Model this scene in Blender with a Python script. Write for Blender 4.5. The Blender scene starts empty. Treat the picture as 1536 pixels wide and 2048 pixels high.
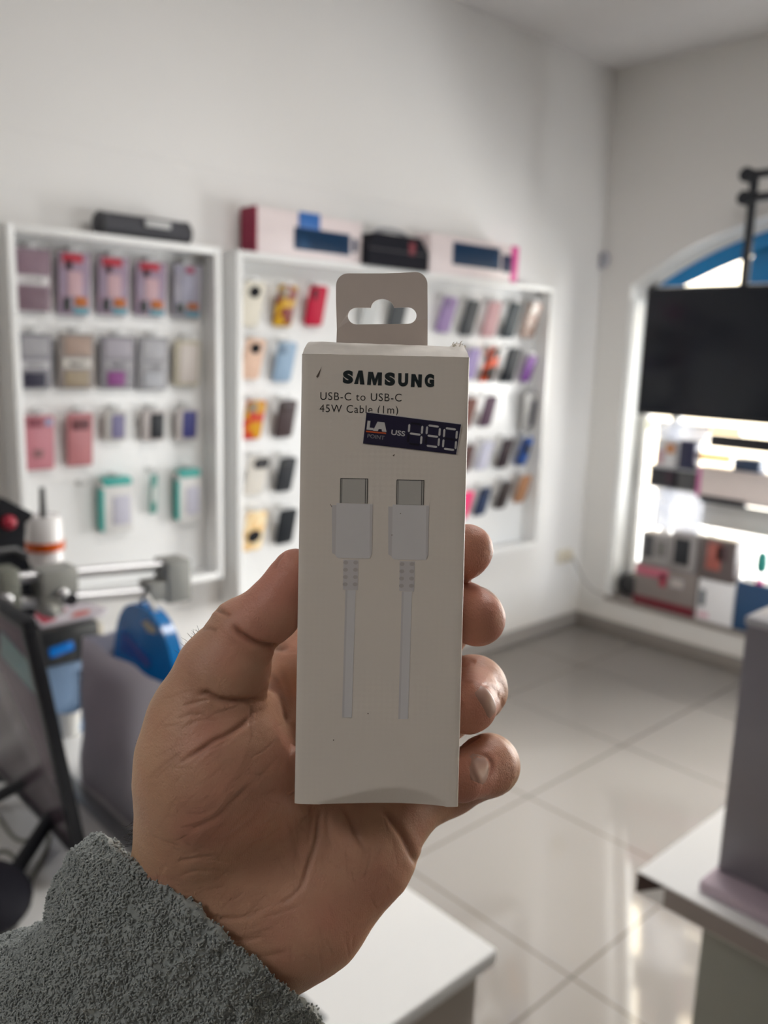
import bpy, math, random
import numpy as np
from mathutils import Vector, Matrix, noise
from mathutils.bvhtree import BVHTree
from math import pi, sin, cos, sqrt, radians

# ---------------------------------------------------------------- camera
F = 1675.2                       # focal length in pixels of the 1536 x 2048 frame
YAW, PITCH, ROLL = radians(42.903), radians(11.01), radians(1.728)
EYE = Vector((0, 0, 1.5))
fwd = Vector((sin(YAW)*cos(PITCH), cos(YAW)*cos(PITCH), -sin(PITCH)))
_r = fwd.cross(Vector((0, 0, 1))).normalized(); _u = _r.cross(fwd)
RT = _r*cos(ROLL) + _u*sin(ROLL); UP = -_r*sin(ROLL) + _u*cos(ROLL)
sc = bpy.context.scene
COL = sc.collection
cd = bpy.data.cameras.new('camera'); cam = bpy.data.objects.new('camera', cd); COL.objects.link(cam)
cam.matrix_world = Matrix(((RT.x, UP.x, -fwd.x, EYE.x), (RT.y, UP.y, -fwd.y, EYE.y), (RT.z, UP.z, -fwd.z, EYE.z), (0, 0, 0, 1)))
cd.sensor_fit = 'VERTICAL'; cd.sensor_height = 36.0; cd.lens = F/2048*36
cd.clip_start = 0.02; cd.clip_end = 100
cd.dof.use_dof = True; cd.dof.focus_distance = 0.240; cd.dof.aperture_fstop = 11.0
sc.camera = cam
# ---------------------------------------------------------------- sky, daylight, lamps, exposure
W = bpy.data.worlds.new('sky'); sc.world = W; W.use_nodes = True
bg = W.node_tree.nodes['Background']; bg.inputs[0].default_value = (0.80, 0.88, 1.0, 1); bg.inputs[1].default_value = 5.5

def lamp(name, kind, loc, energy, color=(1, 1, 1), size=None, size_y=None, aim=None, **kw):
    l = bpy.data.lights.new(name, kind); l.energy = energy; l.color = color
    if kind == 'AREA':
        l.shape = 'RECTANGLE'; l.size = size; l.size_y = size_y or size
    for k, v in kw.items(): setattr(l, k, v)
    o = bpy.data.objects.new(name, l); COL.objects.link(o); o.location = loc
    if aim is not None: o.rotation_euler = (Vector(aim) - Vector(loc)).to_track_quat('-Z', 'Y').to_euler()
    return o
lamp('sun', 'SUN', (-5, 2, 12), 34.0, (1, .95, .85), aim=(3.5, 0.5, 0), angle=radians(1))
# daylight falling in through the tall glazed shop door right of the picture
lamp('door_daylight', 'AREA', (3.76, -1.45, 0.90), 34, (0.94, 0.98, 1.0), 2.0, 1.7, aim=(3.0, 2.6, -.35), spread=radians(92))
# daylight through the arched window
lamp('window_daylight', 'AREA', (4.75, 0.95, 1.05), 175, (0.93, 0.97, 1.0), 1.9, 1.5, aim=(3.4, 2.6, 0.8))
# ceiling panels over the sales floor
lamp('ceiling_panel_light_a', 'AREA', (1.7, .7, 2.88), 27, (1, .97, .93), .6, .6, aim=(1.7, .7, 0))
lamp('ceiling_panel_light_b', 'AREA', (-1.5, .30, 2.88), 16.5, (1, .97, .93), .6, .6, aim=(-1.5, .30, 0))
sc.view_settings.view_transform = 'Standard'; sc.view_settings.look = 'None'
sc.view_settings.exposure = -0.14; sc.view_settings.gamma = 1.0; sc.view_settings.use_curve_mapping = False
sc.cycles.max_bounces = 8; sc.cycles.diffuse_bounces = 5; sc.cycles.transparent_max_bounces = 12
sc.cycles.caustics_reflective = False; sc.cycles.caustics_refractive = False; sc.cycles.use_denoising = True

# ---------------------------------------------------------------- picking points of the room
def ray(x, y):
    return fwd + RT*((x-768)/F) - UP*((y-1024)/F)
def on_x(x, y, X): d = ray(x, y); return EYE + d*(X/d.x)
def on_y(x, y, Y): d = ray(x, y); return EYE + d*(Y/d.y)
def on_z(x, y, Z): d = ray(x, y); return EYE + d*((Z-EYE.z)/d.z)
def at(x, y, depth): return EYE + ray(x, y)*depth

# ---------------------------------------------------------------- materials
MATS = {}
def srgb(h):
    if isinstance(h, str):
        h = h.lstrip('#'); c = [int(h[i:i+2], 16)/255 for i in (0, 2, 4)]
    else: c = [v/255 for v in h]
    return tuple((v/12.92 if v <= .04045 else ((v+.055)/1.055)**2.4) for v in c)
def mat(name, col, rough=.5, metal=0., noise_amt=.04, noise_scale=30., bump=0., bump_scale=200., spec=.5, emit=0., emit_col=None, coat=0., alpha=1., sss=0.):
    key = name
    if key in MATS: return MATS[key]
    m = bpy.data.materials.new(name); m.use_nodes = True; MATS[key] = m
    nt = m.node_tree; b = nt.nodes['Principled BSDF']
    c = srgb(col) if isinstance(col, str) else tuple(col)
    tc = nt.nodes.new('ShaderNodeTexCoord')
    n = nt.nodes.new('ShaderNodeTexNoise'); n.inputs['Scale'].default_value = noise_scale; n.inputs['Detail'].default_value = 3
    nt.links.new(tc.outputs['Object'], n.inputs['Vector'])
    mx = nt.nodes.new('ShaderNodeMix'); mx.data_type = 'RGBA'
    mx.inputs[6].default_value = (*[v*(1-noise_amt) for v in c], 1); mx.inputs[7].default_value = (*[min(1, v*(1+noise_amt)) for v in c], 1)
    nt.links.new(n.outputs['Fac'], mx.inputs[0]); nt.links.new(mx.outputs[2], b.inputs['Base Color'])
    b.inputs['Roughness'].default_value = rough; b.inputs['Metallic'].default_value = metal
    b.inputs['Specular IOR Level'].default_value = spec; b.inputs['Coat Weight'].default_value = coat
    b.inputs['Alpha'].default_value = alpha
    if emit:
        b.inputs['Emission Color'].default_value = (*(srgb(emit_col) if emit_col else c), 1); b.inputs['Emission Strength'].default_value = emit
    if bump:
        n2 = nt.nodes.new('ShaderNodeTexNoise'); n2.inputs['Scale'].default_value = bump_scale; n2.inputs['Detail'].default_value = 4
        nt.links.new(tc.outputs['Object'], n2.inputs['Vector'])
        bp = nt.nodes.new('ShaderNodeBump'); bp.inputs['Strength'].default_value = bump; bp.inputs['Distance'].default_value = .002
        nt.links.new(n2.outputs['Fac'], bp.inputs['Height']); nt.links.new(bp.outputs[0], b.inputs['Normal'])
    return m

# ---------------------------------------------------------------- mesh building
class MB:
    def __init__(s): s.v = []; s.f = []; s.m = []; s.mi = 0
    def add(s, vs, fs, M=None):
        o = len(s.v)
        s.v += [tuple(M @ Vector(p)) for p in vs] if M is not None else [tuple(p) for p in vs]
        s.f += [tuple(i+o for i in f) for f in fs]; s.m += [s.mi]*len(fs); return s
    def slab(s, w, h, t, r=.003, bev=.001, M=None, seg=5, center=True):
        """rounded rectangle w x h in XY, thickness t along Z (0..t unless center)"""
        r = min(r, w/2*.999, h/2*.999); bev = min(bev, t/2*.98, r*.9 if r > 0 else 0, w*.45, h*.45)
        z0 = -t/2 if center else 0
        def ring(ins, z):
            out = []; rr = max(r-ins, 1e-5)
            for cx, cy, a0 in ((1, 1, 0), (-1, 1, pi/2), (-1, -1, pi), (1, -1, 3*pi/2)):
                for k in range(seg+1):
                    a = a0 + pi/2*k/seg
                    out.append((cx*(w/2-r) + rr*cos(a), cy*(h/2-r) + rr*sin(a), z))
            return out
        rs = [(bev, 0), (bev*.3, bev*.3), (0, bev), (0, t-bev), (bev*.3, t-bev*.3), (bev, t)]
        n = 4*(seg+1); vs = []; fs = []
        for ins, z in rs: vs += ring(ins, z0+z)
        for k in range(len(rs)-1):
            for i in range(n):
                j = (i+1) % n; fs.append((k*n+i, k*n+j, (k+1)*n+j, (k+1)*n+i))
        fs.append(tuple(range(n))[::-1]); fs.append(tuple((len(rs)-1)*n+i for i in range(n)))
        return s.add(vs, fs, M)
    def box(s, x0, y0, z0, x1, y1, z1, bev=.0015, M=None):
        T = Matrix.Translation(((x0+x1)/2, (y0+y1)/2, (z0+z1)/2))
        w, h, t = abs(x1-x0), abs(y1-y0), abs(z1-z0)
        return s.slab(w, h, t, max(bev, 1e-4), bev*.8, (M @ T) if M is not None else T, seg=2)
    def poly(s, pts, t, M=None):
        """extruded polygon: pts in XY, thickness t along Z"""
        n = len(pts); vs = [(x, y, 0) for x, y in pts] + [(x, y, t) for x, y in pts]
        fs = [tuple(range(n))[::-1], tuple(range(n, 2*n))] + [(i, (i+1) % n, n+(i+1) % n, n+i) for i in range(n)]
        return s.add(vs, fs, M)
    def tube(s, pts, r, n=12, cap=True, M=None):
        pts = [Vector(p) for p in pts]; rs = r if isinstance(r, (list, tuple)) else [r]*len(pts)
        vs = []; fs = []; prev = None
        for i, p in enumerate(pts):
            d = (pts[min(i+1, len(pts)-1)] - pts[max(i-1, 0)]).normalized()
            a = prev if prev is not None else (Vector((0, 0, 1)) if abs(d.z) < .9 else Vector((1, 0, 0)))
            x = (a - d*a.dot(d)).normalized(); y = d.cross(x); prev = x
            vs += [tuple(p + x*(rs[i]*cos(2*pi*k/n)) + y*(rs[i]*sin(2*pi*k/n))) for k in range(n)]
        for i in range(len(pts)-1):
            for k in range(n):
                q = (k+1) % n; fs.append((i*n+k, i*n+q, (i+1)*n+q, (i+1)*n+k))
        if cap: fs.append(tuple(range(n))[::-1]); fs.append(tuple((len(pts)-1)*n+k for k in range(n)))
        return s.add(vs, fs, M)
    def lathe(s, prof, n=32, M=None):
        """profile (r, z) turned round Z"""
        vs = []; fs = []
        for r, z in prof: vs += [(r*cos(2*pi*k/n), r*sin(2*pi*k/n), z) for k in range(n)]
        for i in range(len(prof)-1):
            for k in range(n):
                q = (k+1) % n; fs.append((i*n+k, i*n+q, (i+1)*n+q, (i+1)*n+k))
        if prof[0][0] > 1e-6: fs.append(tuple(range(n))[::-1])
        if prof[-1][0] > 1e-6: fs.append(tuple((len(prof)-1)*n+k for k in range(n)))
        return s.add(vs, fs, M)
    def ball(s, c, r, n=14):
        if not isinstance(r, (tuple, list)): r = (r, r, r)
        prof = [(max(1e-5, cos(a)), sin(a)) for a in [(-pi/2 + pi*k/n) for k in range(n+1)]]
        return s.lathe(prof, n*2, Matrix.Translation(c) @ Matrix.Diagonal((r[0], r[1], r[2], 1)))
    def strip(s, pts_xy, width, t, M=None):
        """flat ribbon along a polyline in XY, thickness t"""
        P = [Vector((x, y)) for x, y in pts_xy]; L = []; Rr = []
        for i, p in enumerate(P):
            d = (P[min(i+1, len(P)-1)] - P[max(i-1, 0)]).normalized(); nn = Vector((-d.y, d.x))*width/2
            L.append(p+nn); Rr.append(p-nn)
        return s.poly([(q.x, q.y) for q in L] + [(q.x, q.y) for q in Rr[::-1]], t, M)
    def build(s, name, mats, parent=None, smooth=35, world=False):
        me = bpy.data.meshes.new(name); me.from_pydata(s.v, [], s.f); me.validate()
        if not isinstance(mats, (list, tuple)): mats = [mats]
        for m in mats: me.materials.append(m)
        if len(mats) > 1 and len(s.m) == len(me.polygons): me.polygons.foreach_set('material_index', s.m)
        if smooth: me.shade_smooth(); me.set_sharp_from_angle(angle=radians(smooth))
        return link(name, me, parent, world)

def link(name, me, parent=None, world=False):
    o = bpy.data.objects.new(name, me); COL.objects.link(o)
    if parent is not None:
        o.parent = parent
        if world: o.matrix_parent_inverse = pm(parent).inverted()
    return o
def pm(o):
    m = o.matrix_basis.copy()
    return (pm(o.parent) @ o.matrix_parent_inverse @ m) if o.parent else m
def tag(o, label=None, cat=None, group=None, kind=None):
    if label: o['label'] = label
    if cat: o['category'] = cat
    if group: o['group'] = group
    if kind: o['kind'] = kind
    return o
def thing(name, label, cat, M=None, group=None):
    o = bpy.data.objects.new(name, None); COL.objects.link(o); o.empty_display_size = .05
    if M is not None: o.matrix_basis = M if isinstance(M, Matrix) else Matrix.Translation(M)
    return tag(o, label, cat, group)
def frame(o, x, y, z=None):
    x = Vector(x).normalized(); y = Vector(y); y = (y - x*y.dot(x)).normalized(); z = x.cross(y); o = Vector(o)
    return Matrix(((x.x, y.x, z.x, o.x), (x.y, y.y, z.y, o.y), (x.z, y.z, z.z, o.z), (0, 0, 0, 1)))
def T(*a): return Matrix.Translation(a)
def RX(a): return Matrix.Rotation(a, 4, 'X')
def RY(a): return Matrix.Rotation(a, 4, 'Y')
def RZ(a): return Matrix.Rotation(a, 4, 'Z')
def text_mb(txt, size, offset=0., spacing=1., extrude=.0, align='LEFT'):
    c = bpy.data.curves.new('t', 'FONT'); c.body = txt; c.size = size; c.offset = offset; c.space_character = spacing
    c.extrude = extrude; c.align_x = align; c.resolution_u = 6
    o = bpy.data.objects.new('t', c); me = bpy.data.meshes.new_from_object(o)
    vs = [tuple(v.co) for v in me.vertices]; fs = [tuple(p.vertices) for p in me.polygons]
    bpy.data.objects.remove(o); bpy.data.curves.remove(c); bpy.data.meshes.remove(me)
    return vs, fs
def fit_text(mb, txt, x0, x1, ybase, size, M, offset=0., spacing=1., z=0., extrude=.00002, height=None, shear=0):
    vs, fs = text_mb(txt, size, offset, spacing, extrude)
    xs = [v[0] for v in vs]; ys = [v[1] for v in vs]; a, b = min(xs), max(xs); sx = (x1-x0)/(b-a)
    sy = 1. if height is None else height/(max(ys)-min(ys)); y0 = 0 if height is None else min(ys)
    mb.add([(x0+(v[0]-a)*sx + shear*v[1], ybase+(v[1]-y0)*sy, z+v[2]) for v in vs], fs, M)
# ================================================================ THE SETTING
XB, YA, ZC = 3.93, 2.60, 2.91
def wall_mat(name, c, stain=.75):
    m = bpy.data.materials.new(name); m.use_nodes = True; nt = m.node_tree; b = nt.nodes['Principled BSDF']
    tc = nt.nodes.new('ShaderNodeTexCoord'); n = nt.nodes.new('ShaderNodeTexNoise'); n.inputs['Scale'].default_value = 1.3; n.inputs['Detail'].default_value = 5
    nt.links.new(tc.outputs['Object'], n.inputs['Vector'])
    r = nt.nodes.new('ShaderNodeMix'); r.data_type = 'RGBA'
    r.inputs[6].default_value = (*[v*.95 for v in c], 1); r.inputs[7].default_value = (*c, 1)
    nt.links.new(n.outputs['Fac'], r.inputs[0])
    # dirt stains low on the wall
    sep = nt.nodes.new('ShaderNodeSeparateXYZ'); nt.links.new(tc.outputs['Object'], sep.inputs[0])
    mr = nt.nodes.new('ShaderNodeMapRange'); mr.inputs[1].default_value = .0; mr.inputs[2].default_value = .30; mr.inputs[3].default_value = stain; mr.inputs[4].default_value = 0
    nt.links.new(sep.outputs['Z'], mr.inputs[0])
    n2 = nt.nodes.new('ShaderNodeTexNoise'); n2.inputs['Scale'].default_value = 4.; n2.inputs['Detail'].default_value = 6
    nt.links.new(tc.outputs['Object'], n2.inputs['Vector'])
    mu = nt.nodes.new('ShaderNodeMath'); mu.operation = 'MULTIPLY'; nt.links.new(mr.outputs[0], mu.inputs[0]); nt.links.new(n2.outputs['Fac'], mu.inputs[1])
    r2 = nt.nodes.new('ShaderNodeMix'); r2.data_type = 'RGBA'; r2.inputs[7].default_value = (.42, .33, .22, 1)
    nt.links.new(mu.outputs[0], r2.inputs[0]); nt.links.new(r.outputs[2], r2.inputs[6]); nt.links.new(r2.outputs[2], b.inputs['Base Color'])
    b.inputs['Roughness'].default_value = .7
    n3 = nt.nodes.new('ShaderNodeTexNoise'); n3.inputs['Scale'].default_value = 60; nt.links.new(tc.outputs['Object'], n3.inputs['Vector'])
    bp = nt.nodes.new('ShaderNodeBump'); bp.inputs['Strength'].default_value = .25; bp.inputs['Distance'].default_value = .002
    nt.links.new(n3.outputs['Fac'], bp.inputs['Height']); nt.links.new(bp.outputs[0], b.inputs['Normal'])
    return m
M_wall = wall_mat('white_wall_paint', (.80, .785, .77))
M_wallB = wall_mat('white_window_wall_paint', (.77, .76, .74), .5)
M_ceil = mat('ceiling_paint', (.74, .73, .73), .8)
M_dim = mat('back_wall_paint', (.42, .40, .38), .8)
def floor_mat():
    m = bpy.data.materials.new('polished_floor_tiles'); m.use_nodes = True; nt = m.node_tree; b = nt.nodes['Principled BSDF']
    tc = nt.nodes.new('ShaderNodeTexCoord'); mp = nt.nodes.new('ShaderNodeMapping'); mp.inputs['Location'].default_value = (-1.59, -.984, 0)
    nt.links.new(tc.outputs['Object'], mp.inputs[0])
    br = nt.nodes.new('ShaderNodeTexBrick'); br.offset = 0; br.squash = 1
    br.inputs['Scale'].default_value = 1; br.inputs['Brick Width'].default_value = .6; br.inputs['Row Height'].default_value = .6
    br.inputs['Mortar Size'].default_value = .004; br.inputs['Mortar Smooth'].default_value = .2
    br.inputs['Color1'].default_value = (.375, .345, .32, 1); br.inputs['Color2'].default_value = (.36, .33, .305, 1); br.inputs['Mortar'].default_value = (.17, .145, .125, 1)
    nt.links.new(mp.outputs[0], br.inputs['Vector'])
    n = nt.nodes.new('ShaderNodeTexNoise'); n.inputs['Scale'].default_value = 3; n.inputs['Detail'].default_value = 6; nt.links.new(tc.outputs['Object'], n.inputs['Vector'])
    mx = nt.nodes.new('ShaderNodeMix'); mx.data_type = 'RGBA'; mx.blend_type = 'MULTIPLY'; mx.inputs[0].default_value = .25
    nt.links.new(br.outputs['Color'], mx.inputs[6]); nt.links.new(n.outputs['Color'], mx.inputs[7]); nt.links.new(br.outputs['Color'], b.inputs['Base Color'])
    ro = nt.nodes.new('ShaderNodeMapRange'); ro.inputs[3].default_value = .04; ro.inputs[4].default_value = .09
    nt.links.new(n.outputs['Fac'], ro.inputs[0]); nt.links.new(ro.outputs[0], b.inputs['Roughness'])
    b.inputs['Specular IOR Level'].default_value = .85
    return m
def struct(o): o['kind'] = 'structure'; return o
XL, YN = -3.2, -3.6
struct(MB().box(XL-.1, YN-.1, -.1, XB+.3, YA+.12, 0, .001).build('floor', floor_mat()))
struct(MB().box(XL-.1, YN-.1, ZC, XB+.3, YA+.12, ZC+.12, .001).build('ceiling', M_ceil))
struct(MB().box(XL-.1, YA, 0, XB+.27, YA+.12, ZC, .001).build('wall_far', M_wall))
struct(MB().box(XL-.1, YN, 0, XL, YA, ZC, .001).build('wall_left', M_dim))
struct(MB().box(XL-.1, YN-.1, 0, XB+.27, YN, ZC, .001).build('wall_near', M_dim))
# wall_right: 0.27 m thick, pierced by the arched window and, further right, the door opening
WY0, WY1, WZ0, WZS = .38, 2.42, .205, 1.86
CY, RR, CZ = 1.40, 1.79, .385
def arch_z(y): return CZ + sqrt(RR*RR - (y-CY)**2)
NA = 24
def arch_pts(y0=WY0, y1=WY1, dz=0): return [(y0+(y1-y0)*k/NA, arch_z(y0+(y1-y0)*k/NA)+dz) for k in range(NA+1)]
MYZ = Matrix(((0, 0, 1, XB), (1, 0, 0, 0), (0, 1, 0, 0), (0, 0, 0, 1)))    # local XY -> world YZ, Z -> +X
m = MB(); th = .27
m.poly([(WY1, 0), (YA, 0), (YA, ZC), (WY1, ZC)], th, MYZ)
m.poly([(YN, 0), (-2.7, 0), (-2.7, ZC), (YN, ZC)], th, MYZ)
m.poly([(-.5, 0), (WY0, 0), (WY0, ZC), (-.5, ZC)], th, MYZ)
m.poly([(-2.7, 2.35), (-.5, 2.35), (-.5, ZC), (-2.7, ZC)], th, MYZ)
m.poly([(WY0, 0), (WY1, 0), (WY1, WZ0), (WY0, WZ0)], th, MYZ)
ap = arch_pts()
for k in range(NA): m.poly([ap[k], ap[k+1], (ap[k+1][0], ZC), (ap[k][0], ZC)], th, MYZ)
struct(m.build('wall_right', M_wallB, smooth=0))
M_base = mat('grey_brown_baseboard', (.26, .235, .215), .35)
struct(MB().box(XL, YA-.014, 0, XB, YA, .075, .002).build('baseboard_far', M_base))
struct(MB().box(XB-.014, -.5, 0, XB, YA-.014, .075, .002).build('baseboard_right', M_base))
# a thin plaster ridge running along the far wall
za = on_y(293, 309, YA); zb = on_y(911, 436, YA)
struct(MB().box(XL, YA-.002, za.z-.006, XB, YA+.002, za.z+.006, .0015).build('trim_1', M_wall))
# ---- window
M_frame = mat('white_window_frame', (.90, .91, .90), .35)
M_blue = mat('blue_window_film', srgb('#0a86c8'), .3, noise_amt=.06)
m = bpy.data.materials.new('window_glass'); m.use_nodes = True; nt = m.node_tree
for n in list(nt.nodes): nt.nodes.remove(n)
out = nt.nodes.new('ShaderNodeOutputMaterial'); tr = nt.nodes.new('ShaderNodeBsdfTransparent'); gl = nt.nodes.new('ShaderNodeBsdfGlossy'); gl.inputs['Roughness'].default_value = .01
fr = nt.nodes.new('ShaderNodeFresnel'); fr.inputs[0].default_value = 1.45; mx = nt.nodes.new('ShaderNodeMixShader')
nt.links.new(fr.outputs[0], mx.inputs[0]); nt.links.new(tr.outputs[0], mx.inputs[1]); nt.links.new(gl.outputs[0], mx.inputs[2]); nt.links.new(mx.outputs[0], out.inputs[0])
M_glass = m
win = bpy.data.objects.new('window_1', None); COL.objects.link(win); win.location = (XB+.2, (WY0+WY1)/2, WZ0); struct(win)
MW = Matrix(((0, 0, 1, XB+.17), (1, 0, 0, 0), (0, 1, 0, 0), (0, 0, 0, 1)))
f = MB(); fw = .055
f.poly([(WY1-fw, WZ0), (WY1, WZ0), (WY1, arch_z(WY1)), (WY1-fw, arch_z(WY1-fw))], .06, MW)
f.poly([(WY0, WZ0), (WY0+fw, WZ0), (WY0+fw, arch_z(WY0+fw)), (WY0, arch_z(WY0))], .06, MW)
f.poly([(WY0, WZ0), (WY1, WZ0), (WY1, WZ0+.04), (WY0, WZ0+.04)], .06, MW)
f.poly([(WY0, 1.80), (WY1, 1.80), (WY1, 1.86), (WY0, 1.86)], .06, MW)
f.poly([(1.37, WZ0), (1.43, WZ0), (1.43, 1.80), (1.37, 1.80)], .06, MW)
f.poly([(WY1-.24, WZ0), (WY1-.20, WZ0), (WY1-.20, 1.80), (WY1-.24, 1.80)], .05, MW)
for k in range(NA): f.poly([(ap[k][0], ap[k][1]-.02), (ap[k+1][0], ap[k+1][1]-.02), ap[k+1], ap[k]], .06, MW)
f.build('window_frame', M_frame, win, smooth=0, world=True)
g = MB(); MG = Matrix(((0, 0, 1, XB+.20), (1, 0, 0, 0), (0, 1, 0, 0), (0, 0, 0, 1)))
g.poly([(WY0, WZ0), (WY1, WZ0)] + ap[::-1], .004, MG)
g.build('pane', M_glass, win, smooth=0, world=True)
# blue band of film following the arch, and a blue roundel
bl = MB(); ML = Matrix(((0, 0, 1, XB+.192), (1, 0, 0, 0), (0, 1, 0, 0), (0, 0, 0, 1)))
ys = [WY0+.02 + (WY1-.04-WY0)*k/NA for k in range(NA+1)]
for k in range(NA):
    y0, y1 = ys[k], ys[k+1]
    a0 = max(1.862, arch_z(y0)-.115); a1 = max(1.862, arch_z(y1)-.115)
    bl.poly([(y0, a0), (y1, a1), (y1, arch_z(y1)-.02), (y0, arch_z(y0)-.02)], .004, ML)
c = on_x(1545, 545, XB+.192); bl.poly([(c.y+.15*cos(a), c.z-.03+.15*sin(a)) for a in [2*pi*k/32 for k in range(32)]], .004, ML)
tag(bl.build('blue_film', M_blue, win, smooth=0, world=True), 'blue film along the arch')
# white reveal strip of aluminium on the left jamb
struct(MB().box(XB+.02, WY1-.018, WZ0, XB+.168, WY1+.001, 1.79, .002).build('trim_2', M_frame))
# sill boards
struct(MB().box(XB-.012, WY0, WZ0-.02, XB+.17, WY1, WZ0+.001, .003).build('trim_3', mat('dusty_sill', (.30, .27, .25), .5)))
# ---- door opening right of the picture
dr = bpy.data.objects.new('door_1', None); COL.objects.link(dr); dr.location = (XB+.15, -1.6, 0); struct(dr)
f = MB()
for y in (-2.7, -1.64, -.56): f.box(XB+.1, y, 0, XB+.16, y+.06, 2.35, .002)
f.box(XB+.1, -2.7, 2.29, XB+.16, -.5, 2.35, .002); f.box(XB+.1, -2.7, 0, XB+.16, -.5, .1, .002)
f.build('door_frame', M_frame, dr, world=True)
MB().box(XB+.125, -2.7, .1, XB+.131, -.5, 2.3, .001).build('pane', M_glass, dr, world=True)
# ---- ceiling panels (their light sits just below)
for i, (x, y) in enumerate(((1.7, .7), (-1.5, .30))):
    t = thing('ceiling_panel', ['square ceiling light panel nearest the window wall', 'square ceiling light panel above the end of the white counter', 'square ceiling light panel nearest the back of the shop'][i], 'ceiling light', (x, y, ZC-.02), 'ceiling light panels')
    MB().box(-.32, -.32, 0, .32, .32, .02, .003).build('panel_housing', M_frame, t)
    MB().box(-.29, -.29, -.006, .29, .29, 0, .002).build('diffuser', mat('lit_diffuser', (.9, .9, .88), .5, emit=1.5), t)
# ---- outside
struct(MB().box(XB+.30, -14, -.25, 16, 16, -.05, .001).build('trim_4', mat('pale_pavement', (.42, .41, .40), .8, noise_amt=.15, noise_scale=2)))
t = thing('building_across_street', 'cream building front across the street seen through the window', 'building', (9.6, 2, -.05))
MB().box(9.5, -12, -.05, 10.2, 15, 6, .01).build('facade', mat('cream_facade', (.72, .63, .48), .8), t, world=True)
for y in (-9.5, -5.5, -2.2, 11.0):
    MB().box(9.42, y, 1.0, 9.5, y+1.5, 2.5, .01).build('window_shutter', mat('grey_shutter', (.16, .18, .22), .5), t, world=True)
# ================================================================ DISPLAY CABINETS ON THE FAR WALL
M_white = mat('white_laminate', (.82, .82, .815), .32, noise_amt=.015)
M_hook = mat('clear_plastic_hook', (.55, .55, .54), .25)
YF, YP = 2.475, 2.560          # front edge and back panel of both cabinets
def cabinet(label, x0, x1, z0, z1, hooks):
    t = thing('display_cabinet', label, 'display cabinet', ((x0+x1)/2, YA, z0), 'white shallow display cabinets on the wall')
    e = .022
    MB().box(x0, YP, z0, x1, YA-.002, z1, .001).build('back_panel', M_white, t, world=True)
    MB().box(x0, YF, z0, x0+e, YP, z1, .002).build('side_panel', M_white, t, world=True)
    MB().box(x1-e, YF, z0, x1, YP, z1, .002).build('side_panel', M_white, t, world=True)
    MB().box(x0+e, YF, z1-e, x1-e, YP, z1, .002).build('top_panel', M_white, t, world=True)
    MB().box(x0+e, YF, z0, x1-e, YP, z0+e, .002).build('bottom_panel', M_white, t, world=True)
    for hx, hz in hooks:
        h = MB(); h.tube([(hx, YP, hz), (hx, YP-.045, hz), (hx, YP-.055, hz+.012)], .0028, 8)
        h.lathe([(.011, 0), (.011, .003), (.003, .004)], 16, frame((hx, YP, hz), (1, 0, 0), (0, 0, 1)))
        h.build('hook', M_hook, t, world=True)
    return t
HOOKS = {'L': [], 'R': []}
# ================================================================ PHONE CASES ON THE RIGHT CABINET
CASE_M = {}
def pattern_mat(name, c1, c2, scale, kind='wave', rough=.35):
    m = bpy.data.materials.new(name); m.use_nodes = True; nt = m.node_tree; b = nt.nodes['Principled BSDF']
    tc = nt.nodes.new('ShaderNodeTexCoord')
    t = nt.nodes.new('ShaderNodeTexVoronoi' if kind == 'voronoi' else 'ShaderNodeTexNoise'); t.inputs['Scale'].default_value = scale
    nt.links.new(tc.outputs['Object'], t.inputs['Vector'])
    cr = nt.nodes.new('ShaderNodeValToRGB'); cr.color_ramp.interpolation = 'CONSTANT' if kind != 'soft' else 'LINEAR'
    cr.color_ramp.elements[0].color = (*srgb(c1), 1); cr.color_ramp.elements[1].color = (*srgb(c2), 1)
    cr.color_ramp.elements[1].position = .5 if kind != 'voronoi' else .42
    nt.links.new(t.outputs[0], cr.inputs[0]); nt.links.new(cr.outputs[0], b.inputs['Base Color']); b.inputs['Roughness'].default_value = rough; b.inputs['Specular IOR Level'].default_value = .2
    return m
M_lens = mat('camera_lens_black', (.02, .02, .025), .15)
M_metal = mat('brushed_metal', (.55, .55, .56), .25, 1.)
def case_proto_meshes():
    a = MB().slab(.073, .150, .0105, .013, .003).build('case_shell', CASE0)
    return a
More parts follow.
